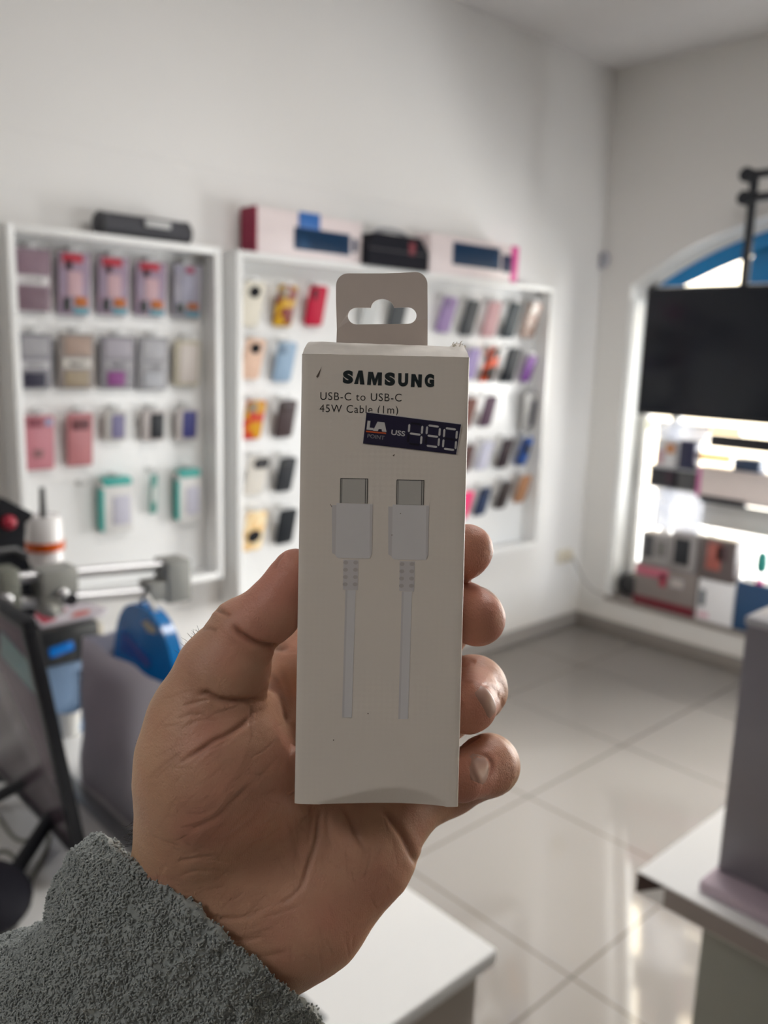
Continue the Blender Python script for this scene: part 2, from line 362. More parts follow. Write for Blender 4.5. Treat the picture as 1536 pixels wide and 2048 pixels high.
# px centre, px height, shell colour, bump style, label
CASES = [
 # row 1
 (503, 608, 96, '#d8d2c4', 'ring', 'cream phone case with a dark camera ring, top left of the grid'),
 (570, 612, 88, pattern_mat('yellow_print', '#c79a1c', '#7c2a20', 22), 'plate', 'yellow phone case with a dark red print, left of the crimson case'),
 (632, 612, 86, '#b80f38', 'lens', 'crimson phone case beside the top of the held box'),
 (741, 617, 84, '#c4c6c6', 'plate', 'pale grey phone case seen through the hang hole of the held box'),
 (797, 619, 84, '#4a4d50', 'plate', 'charcoal phone case seen through the right of the hang hole'),
 (893, 630, 76, '#9a83b0', 'plate', 'lilac phone case first right of the hang tab'),
 (939, 636, 76, '#45484c', 'plain', 'graphite phone case between the lilac and the pink case'),
 (983, 639, 76, '#caa0a4', 'plain', 'dusty pink phone case in the top row'),
 (1023, 641, 76, '#2c363b', 'plain', 'dark slate phone case right of the dusty pink one'),
 (1063, 641, 74, pattern_mat('floral_print', '#d9d0c6', '#a8806f', 60, 'voronoi'), 'plate', 'white phone case with a brown floral print, top right corner'),
 # row 2
 (505, 718, 88, '#d8b7a2', 'ring', 'peach phone case with a dark camera ring, second row far left'),
 (569, 724, 86, '#90a8c0', 'plate', 'light blue phone case below the yellow one'),
 (943, 728, 66, '#a999c9', 'plain', 'lavender phone case half hidden by the box corner'),
 (981, 730, 74, pattern_mat('orange_black_print', '#e0501c', '#26160f', 14), 'lens', 'bright orange phone case with black marks'),
 (1021, 731, 76, '#141a22', 'plain', 'black phone case right of the orange one'),
 (1057, 738, 56, '#7b4a94', 'plain', 'small purple phone case in the second row'),
 # row 3
 (507, 840, 86, pattern_mat('red_gold_print', '#c0392e', '#c8901e', 20), 'plate', 'red phone case with orange patches at the left edge'),
 (571, 838, 82, '#46393a', 'plate', 'dark brown phone case left of the held box'),
 (936, 826, 66, '#7a5048', 'plain', 'reddish brown phone case almost hidden by the box edge'),
 (976, 823, 66, '#5d4858', 'plain', 'plum phone case below the orange one'),
 # row 4
 (512, 952, 84, '#d2cdc5', 'corner', 'off white phone case with a black camera corner'),
 (571, 949, 76, '#303236', 'plate', 'charcoal phone case in the fourth row left of the held box'),
 (933, 917, 60, '#5b413e', 'plain', 'chocolate phone case half behind the box in the fourth row'),
 (969, 911, 62, '#c3c3d4', 'plain', 'very pale lilac phone case in the fourth row'),
 (1010, 907, 64, '#352b30', 'plain', 'blackish brown phone case beside the cobalt one'),
 (1048, 903, 62, pattern_mat('cobalt_print', '#23283a', '#2a55a0', 16), 'plain', 'cobalt blue phone case with a dark top'),
 # row 5
 (508, 1062, 88, pattern_mat('sunny_print', '#e6c088', '#f1dcb4', 22), 'ring', 'pale yellow phone case with a dark round print, lowest at the left edge'),
 (572, 1053, 78, '#1a1e23', 'plain', 'black phone case just above the thumb'),
 (929, 1011, 62, '#f0407c', 'plain', 'hot pink phone case beside the box edge in the bottom row'),
 (965, 1003, 62, '#2c3a58', 'plate', 'navy phone case in the bottom row'),
 (1007, 990, 60, '#38302f', 'plain', 'dark brown phone case left of the tan one'),
 (1045, 978, 60, '#a97c5c', 'plain', 'tan phone case at the right end of the bottom row'),
]
_mesh = {}
def case_mesh(key, fn):
    if key not in _mesh:
        o = fn().build(key, M_lens); _mesh[key] = o.data; bpy.data.objects.remove(o)
    return _mesh[key]
def mesh_obj(name, base, m, parent, M=None):
    me = base.copy(); me.materials.clear(); me.materials.append(m); me.name = name
    o = link(name, me, parent)
    if M is not None: o.matrix_basis = M
    return o
shell0 = case_mesh('case_shell', lambda: MB().slab(.074, .150, .0105, .013, .003))
def _ring():
    m = MB(); m.lathe([(.012, 0), (.012, .003), (.0165, .003), (.017, 0)], 28); return m
def _plate():
    m = MB().slab(.032, .034, .004, .009, .001)
    for x, y in ((-.007, .007), (-.007, -.007), (.008, 0)): m.lathe([(.0055, .002), (.0055, .0035), (.0001, .0036)], 16, T(x, y, 0))
    return m
def _lensdot():
    m = MB()
    for y in (.008, -.010): m.lathe([(.0085, 0), (.0085, .003), (.006, .0032), (.0001, .003)], 20, T(0, y, 0))
    return m
def _corner(): return MB().slab(.05, .036, .004, .012, .001)
cam_base = {'ring': case_mesh('camera_ring', _ring), 'plate': case_mesh('camera_plate', _plate), 'lens': case_mesh('camera_lens', _lensdot), 'corner': case_mesh('camera_corner', _corner)}
tab0 = case_mesh('hang_loop', lambda: MB().slab(.022, .020, .001, .005, .0003))
M_clear = mat('clear_hang_loop', (.62, .62, .62), .25)
for i, (px, py, ph, colr, style, label) in enumerate(CASES):
    Ym = 2.520; c = on_y(px, py, Ym)
    top = on_y(px, py-ph/2, Ym).z; bot = on_y(px, py+ph/2, Ym).z
    k = min(1.12, (top-bot)*.97/.150) if ph > 50 else 1
    tilt = radians(-17)          # top hangs out on its hook, foot rests against the panel
    M = T(c.x, Ym, c.z) @ Matrix(((1, 0, 0, 0), (0, 0, -1, 0), (0, 1, 0, 0), (0, 0, 0, 1))) @ RX(-tilt) @ RZ(radians((i*37 % 5)-2))
    t = thing('phone_case', label, 'phone case', M @ T(0, -.075*k, 0), 'phone cases hanging in the right cabinet')
    up = T(0, .075*k, 0)
    mm = colr if not isinstance(colr, str) else mat('case_' + colr[1:], srgb(colr), .5, spec=.18)
    S = Matrix.Diagonal((k*1.10, k, 1, 1))
    mesh_obj('case_shell', shell0, mm, t, up @ S)
    if style != 'plain':
        off = {'ring': (0, .042), 'plate': (-.014, .050), 'lens': (-.016, .048), 'corner': (.008, .052)}[style]
        cmat = M_lens
        if style == 'plate': cmat = mat('plate_' + str(i), tuple(v*.75 for v in (srgb(colr) if isinstance(colr, str) else (.4, .3, .2))), .2)
        q = 1.5 if style == 'ring' and py > 900 else 1.15
        mesh_obj('camera_bump', cam_base[style], cmat, t, up @ S @ T(off[0], off[1] - (.06 if q == 1.5 else 0), .0055) @ Matrix.Diagonal((q, q, 1, 1)))
    mesh_obj('hang_loop', tab0, M_clear, t, up @ T(0, .075*k+.006, -.002))
    h = (M @ T(0, .075*k+.008, 0)).translation
    HOOKS['R'].append((h.x, h.z-.002))
# an empty hook row entry and the blister packed case at the right edge
def wall_rect(x0, y0, x1, y1, Y):
    a = on_y(x0, (y0+y1)/2, Y); b = on_y(x1, (y0+y1)/2, Y); xm = (x0+x1)/2
    t = on_y(xm, y0, Y); u = on_y(xm, y1, Y)
    return (a.x+b.x)/2, (t.z+u.z)/2, b.x-a.x, t.z-u.z
AXW = Matrix(((1, 0, 0, 0), (0, 0, -1, 0), (0, 1, 0, 0), (0, 0, 0, 1)))
def package(px, label, parts, Y=2.535, thick=.016, name='case_package', cat='packaged case', group='boxed cases hanging in the left cabinet', side='L', card='#b9b4b6', hangtab=True, tiltd=6, r=.006):
    """a hanging retail pack: card body and printed fields given as (name, u0, v0, u1, v1, material, label)"""
    cx, cz, w, h = wall_rect(*px, Y)
    M = T(cx, Y, cz) @ AXW @ RX(radians(tiltd))
    t = thing(name, label, cat, M @ T(0, -h/2, 0), group)
    cm = card if not isinstance(card, str) else mat('pack_' + card[1:], tuple(v*.85 for v in srgb(card)), .35, spec=.25)
    MB().slab(w, h, thick, r, .002, T(0, h/2, 0)).build('pack_body', cm, t)
    for nm, u0, v0, u1, v1, mt, lb in parts:
        mt = mt if not isinstance(mt, str) else mat('print_' + mt[1:], tuple(v*.85 for v in srgb(mt)), .4, spec=.2)
        ww, hh = (u1-u0)*w, (v1-v0)*h
        o = MB().slab(ww, hh, .003, min(ww, hh)*.15, .0008, T((u0+u1)/2*w - w/2, (v0+v1)/2*h, thick/2+.001)).build(nm, mt, t)
        if lb: o['label'] = lb
    if hangtab:
        tb = MB(); tb.slab(.030, .022, .001, .008, .0003, T(0, h+.009, -.003)); tb.build('hang_tab', M_clear, t)
    hh = (M @ T(0, h/2+.012, 0)).translation; HOOKS[side].append((hh.x, hh.z))
    return t
P = package
irid = pattern_mat('iridescent_film', '#a87a86', '#968698', 30, 'soft', .18)
irid2 = pattern_mat('iridescent_grey_film', '#83839a', '#96929c', 30, 'soft', .18)
P((26, 497, 100, 622), 'mauve boxed phone case with a white middle band, top left of the left cabinet', [
  ('case_window', .1, .62, .9, .93, '#8c7480', None), ('label_band', .05, .42, .95, .58, '#d2cecf', 'white label band'), ('band_text', .25, .47, .75, .53, '#6c666c', None), ('case_window', .12, .05, .88, .38, '#7c6670', None)], card='#8d7883')
for k, (x0, y0, x1, y1, lb) in enumerate(((116, 505, 178, 630, 'glossy pink packed case with red top, second in the top row'), (196, 514, 255, 630, 'glossy pink packed case in the middle of the top row'), (271, 524, 330, 632, 'glossy pink packed case, fourth in the top row'))):
    P((x0, y0, x1, y1), lb, [('red_heading', .1, .84, .75, .98, '#b23544', 'red heading'), ('dark_emblem', .2, .72, .42, .88, '#4a3038', None), ('phone_picture', .28, .3, .72, .7, '#c9a7ae', None),
      ('dark_figure', .14, .06, .36, .28, '#2f3330', None), ('orange_figure', .5, .14, .9, .3, '#b86b34', None), ('blue_foot', .45, .02, .95, .13, '#6ea0ae', None)], card=irid)
P((346, 530, 400, 634), 'glossy grey violet packed case at the right end of the top row', [('red_heading', .4, .85, .7, .96, '#a04a66', None), ('phone_picture', .25, .3, .75, .8, '#a5a3b4', None),
  ('dark_figure', .1, .06, .38, .26, '#3c4240', None), ('orange_figure', .5, .14, .9, .28, '#a8643c', None), ('blue_foot', .45, .02, .95, .12, '#5f93a6', None)], card=irid2)
P((34, 667, 102, 778), 'grey packed case with a black lower window, second row far left', [('case_window', .1, .6, .9, .95, '#a2a0a4', None), ('label_band', .08, .36, .92, .52, '#b9b7bb', 'pale label band'), ('band_text', .25, .41, .75, .47, '#6b6b76', None), ('case_window', .16, .04, .8, .3, '#343242', 'black window')], card='#85838a')
P((116, 667, 187, 778), 'beige packed case in the second row', [('case_window', .15, .62, .9, .95, '#aa9488', None), ('label_band', .08, .38, .92, .56, '#c8c3bd', 'pale label band'), ('band_text', .28, .43, .72, .5, '#5f5b58', None), ('case_window', .16, .05, .84, .33, '#a0917c', None)], card='#958c88')
P((199, 672, 267, 778), 'packed case with a magenta lower window in the second row', [('case_window', .12, .6, .88, .95, '#aaa5ae', None), ('label_band', .1, .38, .9, .54, '#a6a3a8', None), ('band_text', .3, .43, .7, .49, '#75707a', None), ('case_window', .2, .06, .72, .34, '#8a4a86', 'magenta window')], card='#8f8c92')
P((274, 674, 334, 781), 'plain light grey packed case, fourth in the second row', [('case_window', .15, .6, .85, .94, '#b4b3b8', None), ('label_band', .15, .38, .9, .52, '#b0afb3', None), ('band_text', .38, .42, .78, .48, '#7c7c82', None), ('case_window', .2, .06, .85, .34, '#b3b4ba', None)], card='#9b9a9e')
P((347, 680, 397, 772), 'cream slim packed case at the right end of the second row', [('case_window', .2, .08, .9, .92, '#d3cac4', None)], card='#bfb7a4')
P((49, 830, 107, 940), 'salmon pink packed case with dark heading at the left of the third row', [('dark_heading', .1, .8, .6, .96, '#8a4d58', None), ('window_dot', .68, .82, .92, .94, '#9aa4c4', None), ('dark_mark', .28, .24, .6, .38, '#8f6a6c', None)], card='#c3808a')
P((134, 826, 184, 932), 'salmon pink packed case, second in the third row', [('dark_heading', .15, .7, .85, .9, '#6e4448', None)], card='#bd7c80')
P((208, 822, 250, 882), 'clear packed case with a lavender phone back', [('phone_back', .3, .1, .92, .9, '#7f7a9c', 'lavender phone back')], card='#c0bcb8')
P((283, 820, 327, 882), 'clear packed case with a black phone back', [('phone_back', .35, .08, .95, .9, '#26282c', 'black phone back')], card='#bcb4b2')
P((352, 818, 394, 880), 'clear packed case with an indigo phone back', [('phone_back', .25, .08, .9, .95, '#40417e', 'indigo phone back')], card='#c2bab8')
# bottom row: white boxes with teal tops, and a slim teal strip
M_teal = mat('teal_print', srgb('#2f9c94'), .35)
for (px, lb) in (((200, 958, 262, 1064), 'white and teal hanging box, left one of the two'), ((352, 942, 398, 1042), 'white and teal hanging box near the cabinet side')):
    t = P(px, lb, [('device_picture', .35, .15, .9, .7, '#c6c4d2', None)], name='accessory_box', cat='accessory box', group='teal topped boxes in the left cabinet', card='#dcdad8', thick=.030, tiltd=3, hangtab=False)
    cx, cz, w, h = wall_rect(*px, 2.535)
    MB().slab(w*.96, h*.16, .032, .012, .003, T(0, h*.97, 0)).build('teal_header', M_teal, t)
    MB().slab(w*.10, h*.8, .0305, .003, .001, T(-w*.47, h*.45, 0)).build('teal_side', M_teal, t)
P((300, 948, 314, 1028), 'slim teal and white strip pack between the two teal topped boxes', [('white_centre', .2, .3, .8, .7, '#d8dcd8', None)], name='strip_pack', cat='accessory pack', group=None, card='#5e9a90', thick=.006, hangtab=False)
c = on_y(157, 965, YP); HOOKS['L'].append((c.x, c.z))
P((1044, 785, 1078, 862), 'clear packed accessory with a dark grey centre at the right edge of the right cabinet', [('dark_centre', .45, .12, .95, .8, '#4c4a54', 'dark grey centre')], Y=2.53, side='R', group=None, name='accessory_pack', cat='accessory pack', card='#b5b3b1')
cabinet('left white wall cabinet with boxed cases on hooks', .855, 1.535, .69, 1.81, HOOKS['L'])
cabinet('right wide white wall cabinet with loose phone cases on hooks', 1.597, 3.357, .556, 1.81, HOOKS['R'])
# ---- things on top of the cabinets
def cab_box(name, label, cat, x0, x1, z1, y0, y1, m, group=None, z0=1.8105):
    t = thing(name, label, cat, ((x0+x1)/2, (y0+y1)/2, z0), group)
    MB().box(x0, y0, z0, x1, y1, z1, .004).build('box_body', m, t, world=True)
    return t
def front_print(t, nm, px, Y, m, lb=None, th=.002):
    cx, cz, w, h = wall_rect(*px, Y)
    o = MB().slab(w, h, th, .004, .0005, T(cx, Y-th/2, cz) @ AXW).build(nm, m, t, world=True)
    if lb: o['label'] = lb
YT = 2.49
a = on_y(203, 440, YT); b = on_y(392, 460, YT)
t = thing('sound_bar', 'dark grey boxed speaker bar lying on the left cabinet', 'speaker', ((a.x+b.x)/2, 2.53, 1.8105))
L = b.x-a.x; R_ = .036
prof = [(.001, 0), (R_*.8, .002), (R_, .012), (R_, L-.012), (R_*.8, L-.002), (.001, L)]
MB().lathe(prof, 32, frame((a.x, 2.535, 1.8105+R_), (0, 1, 0), (0, 0, 1))).build('grille_body', mat('dark_speaker_cloth', (.055, .055, .065), .7, bump=.4, bump_scale=900), t, world=True)
for xx in (a.x+.012, b.x-.016): MB().lathe([(R_+.0015, 0), (R_+.0015, .006)], 32, frame((xx, 2.535, 1.8105+R_), (0, 1, 0), (0, 0, 1))).build('end_ring', mat('black_rubber', (.03, .03, .03), .5), t, world=True)
front_print(t, 'badge', (290, 442, 340, 456), 2.495, mat('silver_badge', (.5, .5, .5), .35), th=.006)
M_kb = mat('pale_pink_card', srgb('#e3d6d6'), .4); M_kbblue = pattern_mat('keyboard_picture', '#33618f', '#16324f', 9, 'soft'); M_red = mat('crimson_card', srgb('#93304a'), .5, spec=.2); M_pink = mat('hot_pink_card', srgb('#e0489a'), .4)
a = on_y(512, 450, YT); b = on_y(724, 470, YT)
t = cab_box('keyboard_box', 'long pale keyboard box with crimson end and blue pictures, left of the black bag', 'box', a.x, b.x, on_y(600, 425, YT).z, YT, 2.585, M_kb, 'long keyboard boxes on the right cabinet')
MB().box(a.x-.002, YT-.001, 1.8108, a.x+.006, 2.5845, on_y(600, 425, YT).z+.001, .002).build('end_print', M_red, t, world=True)
front_print(t, 'keyboard_picture', (588, 461, 700, 505), YT, M_kbblue); front_print(t, 'blue_logo_patch', (597, 426, 640, 458), YT-.001, mat('blue_card', srgb('#2c66ae'), .4), 'blue square patch')
front_print(t, 'small_picture', (705, 478, 714, 505), YT, M_kbblue)
a = on_y(860, 500, YT); b = on_y(1036, 520, YT)
t = cab_box('keyboard_box', 'long pale keyboard box with a hot pink end, right of the black bag', 'box', a.x, b.x, on_y(940, 478, YT).z, YT, 2.585, M_kb, 'long keyboard boxes on the right cabinet')
MB().box(b.x-.05, YT-.001, 1.8108, b.x+.002, 2.5845, on_y(940, 478, YT).z+.001, .002).build('end_print', M_pink, t, world=True)
front_print(t, 'keyboard_picture', (905, 490, 1000, 535), YT, M_kbblue)
front_print(t, 'dark_emblem', (1004, 510, 1024, 545), YT-.0012, mat('print_navy', srgb('#2a3152'), .4))
# black carrying case with a handle
a = on_y(735, 490, 2.46); b = on_y(858, 500, 2.46)
W_ = b.x-a.x; cx = (a.x+b.x)/2
t = thing('carrying_case', 'black zipped carrying case with a handle on the right cabinet', 'bag', (cx, 2.52, 1.8105))
M_bag = mat('black_nylon', (.012, .012, .018), .7, bump=.3, bump_scale=700, spec=.15)
prof = [(-W_/2, .0), (W_/2, .0), (W_/2, .070), (W_/2-.045, .122), (-W_/2+.045, .122), (-W_/2, .070)]
MB().poly(prof, .10, T(cx, 2.56, 1.811) @ AXW).build('bag_body', M_bag, t, world=True, smooth=20)
h = MB(); pts = [(cx+(W_*.27)*cos(a_), 2.46+.05, 1.930+.026*sin(a_)) for a_ in [pi*k/14 for k in range(15)]]
h.tube(pts, .008, 8); h.build('handle', mat('grey_webbing', (.33, .33, .35), .6), t, world=True)
front_print(t, 'red_emblem', (818, 485, 830, 510), 2.458, mat('dull_red_print', srgb('#7a2c38'), .5))
MB().box(cx+W_*.30, 2.475, 1.912, cx+W_*.44, 2.545, 1.936, .006).build('red_tag', M_red, t, world=True)
MB().tube([(cx-W_/2+.01, 2.459, 1.872), (cx+W_/2-.01, 2.459, 1.872)], .002, 6).build('zip', mat('zip_grey', (.1, .1, .11), .4), t, world=True)
# small grey sensor high in the corner, and socket with lead
c = on_y(1212, 518, 2.57)
t = thing('wall_sensor', 'small grey dome sensor near the room corner', 'sensor', (c.x, 2.6, c.z))
MB().ball((c.x, 2.575, c.z), (.028, .022, .040)).build('dome', mat('grey_plastic', (.38, .38, .42), .35), t, world=True)
MB().box(c.x-.022, 2.59, c.z-.05, c.x+.022, 2.5995, c.z+.03, .004).build('mount_plate', mat('grey_plastic', 0), t, world=True)
c = on_y(1130, 1112, 2.59)
t = thing('wall_socket', 'cream wall socket low beside the corner', 'socket', (c.x, 2.6, c.z))
M_cream = mat('cream_plastic', (.62, .57, .47), .4)
MB().slab(.12, .075, .012, .012, .003, T(c.x, 2.593, c.z) @ AXW).build('cover_plate', M_cream, t, world=True)
MB().slab(.045, .045, .035, .010, .004, T(c.x+.02, 2.572, c.z) @ AXW).build('plug', M_cream, t, world=True)
e = on_x(1216, 1168, 3.86)
MBc = MB(); p0 = Vector((c.x+.02, 2.553, c.z)); p1 = Vector((e.x, e.y+.02, WZ0+.03))
MBc.tube([p0.lerp(p1, k/14) + Vector((0, 0, -.05*sin(pi*k/14))) for k in range(15)], .006, 8)
tag(MBc.build('power_cable', mat('grey_cable', (.35, .34, .33), .5)), 'grey lead sagging from the wall socket to the window sill', 'cable')
# ================================================================ TELEVISION AND WINDOW DISPLAY
M_black = mat('black_plastic', (.010, .011, .015), .4, spec=.3); M_screen = mat('black_screen', (.010, .012, .017), .22, spec=.25)
XT = 3.6
t = thing('television', 'large black television hanging on a ceiling pole in front of the window', 'television', (XT+.03, 1.64, 1.233))
y0, y1, z0, z1 = 1.155, 2.131, 1.233, 1.811
MB().box(XT, y0, z0, XT+.05, y1, z1, .006).build('tv_casing', M_black, t, world=True)
MB().box(XT-.002, y0+.012, z0+.02, XT, y1-.012, z1-.012, .001).build('screen', M_screen, t, world=True)
M_pole = mat('black_powder_coated_steel', (.02, .022, .027), .4, .3)
p = thing('ceiling_bracket', 'black steel ceiling pole and bracket above the television', 'tv bracket', (3.63, 1.45, ZC))
q = MB(); yb = on_x(1500, 420, 3.63).y
q.tube([(3.64, yb-.005, 1.60), (3.64, yb, 2.27)], .019, 14); q.build('pole', M_pole, p, world=True)
q = MB()
zt = on_x(1505, 350, 3.63).z; zl = on_x(1505, 396, 3.63).z
q.box(3.605, yb-.7, zt-.014, 3.655, yb+.045, zt+.014, .003); q.build('upper_arm', M_pole, p, world=True)
q = MB(); q.box(3.605, yb-.7, zl-.016, 3.655, yb+.045, zl+.016, .003); q.build('lower_arm', M_pole, p, world=True)
for zz in (zt, zl):
    MB().lathe([(.03, 0), (.03, .05), (.02, .055)], 20, frame((3.60, yb+.02, zz), (0, 1, 0), (0, 0, 1))).build('knob', M_pole, p, world=True)
MB().box(3.60, yb-.70, zl, 3.66, yb-.62, ZC-.002, .003).build('ceiling_post', M_pole, p, world=True)
MB().box(3.652, y0+.3, 1.35, 3.68, y1-.25, 1.62, .004).build('mount_plate', M_pole, p, world=True)

def rect_x(px, X):
    x0, y0_, x1, y1_ = px; a = on_x(x0, (y0_+y1_)/2, X); b = on_x(x1, (y0_+y1_)/2, X); xm = (x0+x1)/2
    t_ = on_x(xm, y0_, X); u = on_x(xm, y1_, X)
    return a.y, b.y, u.z, t_.z          # left y (larger), right y, bottom, top
def wbox(name, label, cat, px, X, d, m, z0=None, group=None, prints=(), r=.004):
    yl, yr, zb, zt_ = rect_x(px, X)
    if z0 is not None: zb = z0
    t = thing(name, label, cat, (X+d/2, (yl+yr)/2, zb), group)
    MB().box(X, yr, zb, X+d, yl, zt_, r).build('box_body', m, t, world=True)
    for nm, u0, v0, u1, v1, mt in prints:
        mt = mt if not isinstance(mt, str) else mat('print_' + mt[1:], srgb(mt), .35)
        MB().box(X-.002, yl+(yr-yl)*u1, zb+(zt_-zb)*v0, X+.0005, yl+(yr-yl)*u0, zb+(zt_-zb)*v1, .0005).build(nm, mt, t, world=True)
    return t
SZ = WZ0+.0015
M_wg = mat('white_card_box', (.88, .88, .90), .4); M_gb = mat('grey_card_box', (.36, .34, .34), .45); M_blk = mat('black_card_box', (.02, .02, .028), .35)
# glass shelves across the recess
def shelf(z, y0, y1, m, label, foot=None):
    t = thing('glass_shelf', label, 'shelf', (4.03, (y0+y1)/2, z), 'shelves in the window display')
    MB().box(3.95, y0, z-.008, 4.09, y1, z, .001).build('shelf_board', m, t, world=True)
    for y in (y0+.02, y1-.02): MB().tube([(4.08, y, SZ if foot is None else foot), (4.08, y, z-.008)], .006, 10).build('upright', M_metal, t, world=True)
zsA = rect_x((1290, 900, 1380, 935), 3.95)[2]
zsB = rect_x((1380, 970, 1500, 1000), 3.95)[2]
shelf(zsA, 1.975, 2.27, mat('pale_shelf', (.6, .62, .66), .2), 'upper glass shelf under the left half of the television', rect_x((1298, 932, 1352, 974), 3.955)[2]+.0005)
shelf(zsB, .45, 1.95, mat('pale_shelf', 0), 'long white glass shelf across the window')
# tyre like black roll on the sill with the long boxed bar beside it
yl, yr, zb, zt_ = rect_x((1213, 1124, 1272, 1190), 3.90)
r = .062
t = thing('black_round_speaker', 'round black ribbed speaker end at the left corner of the window sill', 'speaker', (3.93, 2.34, SZ))
MB().lathe([(.001, 0), (r*.55, .004), (r*.6, .012), (r, .018), (r, .05), (r*.93, .055), (r*.93, .065), (r, .07), (r, .10), (r*.7, .112), (.001, .112)], 36, frame((4.0, 2.335, SZ+r), (0, 1, 0), (-.0, 0, 1)) @ RX(0)).build('drum', mat('black_ribbed_rubber', (.035, .035, .038), .5), t, world=True)
M_dred = mat('dark_red_print', srgb('#6e1f2c'), .4)
wbox('long_speaker_box', 'long grey and pink box with a dark red lower stripe lying on the window sill', 'box', (1268, 1136, 1392, 1205), 3.935, .10, mat('taupe_card', srgb('#857c79'), .45), SZ, prints=(('red_stripe', 0, 0, 1, .22, M_dred), ('pink_stripe', .0, .72, .55, .95, '#c0687c'), ('red_dot', .42, .55, .52, .85, '#a82c48'), ('white_print', .6, .6, .8, .8, '#b8b0ae')))
z1b = rect_x((1280, 1070, 1365, 1138), 3.955)[2]
yl, yr, zb_, zt_ = rect_x((1268, 1136, 1392, 1205), 3.935)
zz = zt_+.0005
wbox('headphone_box', 'grey headphone box with dark grey picture stacked over the long box, left one', 'box', (1280, 1066, 1338, 1140), 3.95, .09, M_gb, zz, 'headphone boxes in the window display', prints=(('headphone_picture', .1, .2, .45, .9, '#4c4c50'), ('grey_field', .55, .3, .9, .8, '#7a7876')))
wbox('headphone_box', 'grey box with a black headphone picture, middle one on the long box', 'box', (1340, 1066, 1392, 1148), 3.95, .09, M_gb, zz, 'headphone boxes in the window display', prints=(('headphone_picture', .15, .15, .75, .85, '#23262c'),))
wbox('headphone_box', 'brownish grey box with a coral headphone picture in the window', 'box', (1396, 1078, 1470, 1170), 3.95, .09, mat('brown_grey_card', srgb('#6a605f'), .45), rect_x((1394, 1164, 1468, 1232), 3.94)[3]+.0006, 'headphone boxes in the window display', prints=(('coral_headphones', .22, .25, .62, .9, '#b0645a'), ('dark_cup', .5, .5, .8, .85, '#5a4448')))
wbox('box_stand', 'white acrylic riser box under the coral headphone box', 'box', (1394, 1164, 1468, 1232), 3.94, .10, M_wg, SZ, prints=(('grey_figure', .05, .35, .22, .75, '#6a7078'), ('pink_corner', .05, .08, .35, .2, '#e8c0cc')))
zsC = rect_x((1298, 932, 1352, 974), 3.955)[2]
shelf(zsC, 1.975, 2.27, mat('pale_shelf', 0), 'lower short glass shelf carrying the black gadget boxes')
wbox('gadget_box', 'black gadget box with dark red print on a window shelf', 'box', (1298, 932, 1352, 972), 3.955, .09, M_blk, zsC+.0005, prints=(('red_print', .6, .2, .9, .8, '#352030'),))
wbox('gadget_box', 'dark grey gadget box beside the black one', 'box', (1354, 944, 1388, 980), 3.955, .08, mat('dark_grey_card', srgb('#58585a'), .45), zsC+.0005)
wbox('gadget_box', 'navy blue gadget box on the upper window shelf', 'box', (1358, 882, 1390, 918), 3.955, .07, mat('navy_card', srgb('#2b2f52'), .4), zsA+.0005)
wbox('gadget_box', 'white box with an orange picture on the upper window shelf', 'box', (1312, 878, 1352, 922), 3.955, .07, M_wg, zsA+.0005, prints=(('orange_picture', .5, .5, .95, .85, '#d89868'), ('pink_field', .05, .1, .45, .6, '#d8b8c0')))
wbox('pink_box', 'long pinkish white box with a pink edge on the long window shelf', 'box', (1393, 942, 1560, 996), 3.955, .10, mat('pinkish_card', srgb('#f4e8e4'), .4), zsB+.0005, prints=(('pink_edge', 0, 0, .05, 1, '#d878b4'),))
wbox('blue_box', 'dark blue box at the right edge of the window display', 'box', (1468, 1174, 1600, 1250), 3.94, .12, mat('dark_blue_card', srgb('#274e78'), .45), SZ)
wbox('black_sign_board', 'black horizontal board hanging in the window below the television', 'sign board', (1418, 874, 1560, 901), 4.0, .02, M_blk)
M_warm = mat('warm_light_strip', (1., .72, .42), .4, emit=1.1, emit_col='#ffd08a')
for lb_, px_ in (('warm glowing light strip just under the television', (1402, 851, 1484, 869)), ('warm glowing light strip below the black board', (1397, 903, 1466, 928))):
    yl, yr, zb, zt_ = rect_x(px_, 4.06)
    t = thing('light_strip', lb_, 'lamp', (4.06, (yl+yr)/2, zb), 'warm light strips in the window')
    MB().tube([(4.06, yl, (zb+zt_)/2), (4.06, yr, (zb+zt_)/2)], (zt_-zb)*.40, 14).build('glowing_tube', M_warm, t, world=True)
    for y_ in (yl, yr): MB().lathe([((zt_-zb)*.43, -.004), ((zt_-zb)*.43, .004)], 16, frame((4.06, y_, (zb+zt_)/2), (0, 0, 1), (1, 0, 0))).build('end_cap', M_frame, t, world=True)
c = on_x(1300, 850, 4.0)
t = thing('globe_lamp', 'small cream globe lamp under the left corner of the television', 'lamp', c)
MB().ball(c, (.018, .022, .034)).build('globe', mat('cream_glowing_glass', (.9, .88, .72), .4, emit=.9, emit_col='#f4f2d0'), t, world=True)
MB().tube([c+Vector((0, 0, .034)), (c.x, c.y, 1.80)], .002, 8).build('cord', M_pole, t, world=True)
wbox('white_board', 'pale grey blank board under the long window shelf', 'board', (1402, 1014, 1580, 1068), 4.02, .01, mat('pale_grey_board', srgb('#d8d8d6'), .4))
wbox('slim_black_box', 'slim black box under the long window shelf', 'box', (1398, 996, 1490, 1010), 3.95, .03, M_blk)
wbox('slate_blue_box', 'flat slate blue box above the pinkish box', 'box', (1466, 918, 1520, 938), 3.955, .09, mat('slate_blue_card', srgb('#3b4f6e'), .45), rect_x((1393, 942, 1560, 996), 3.955)[3]+.0006)
c = on_x(1525, 1120, 3.97)
t = thing('teal_bottle', 'small teal accessory standing in the bright part of the window', 'bottle', (3.97, c.y, rect_x((1468, 1174, 1600, 1250), 3.94)[3]))
zb = rect_x((1468, 1174, 1600, 1250), 3.94)[3]
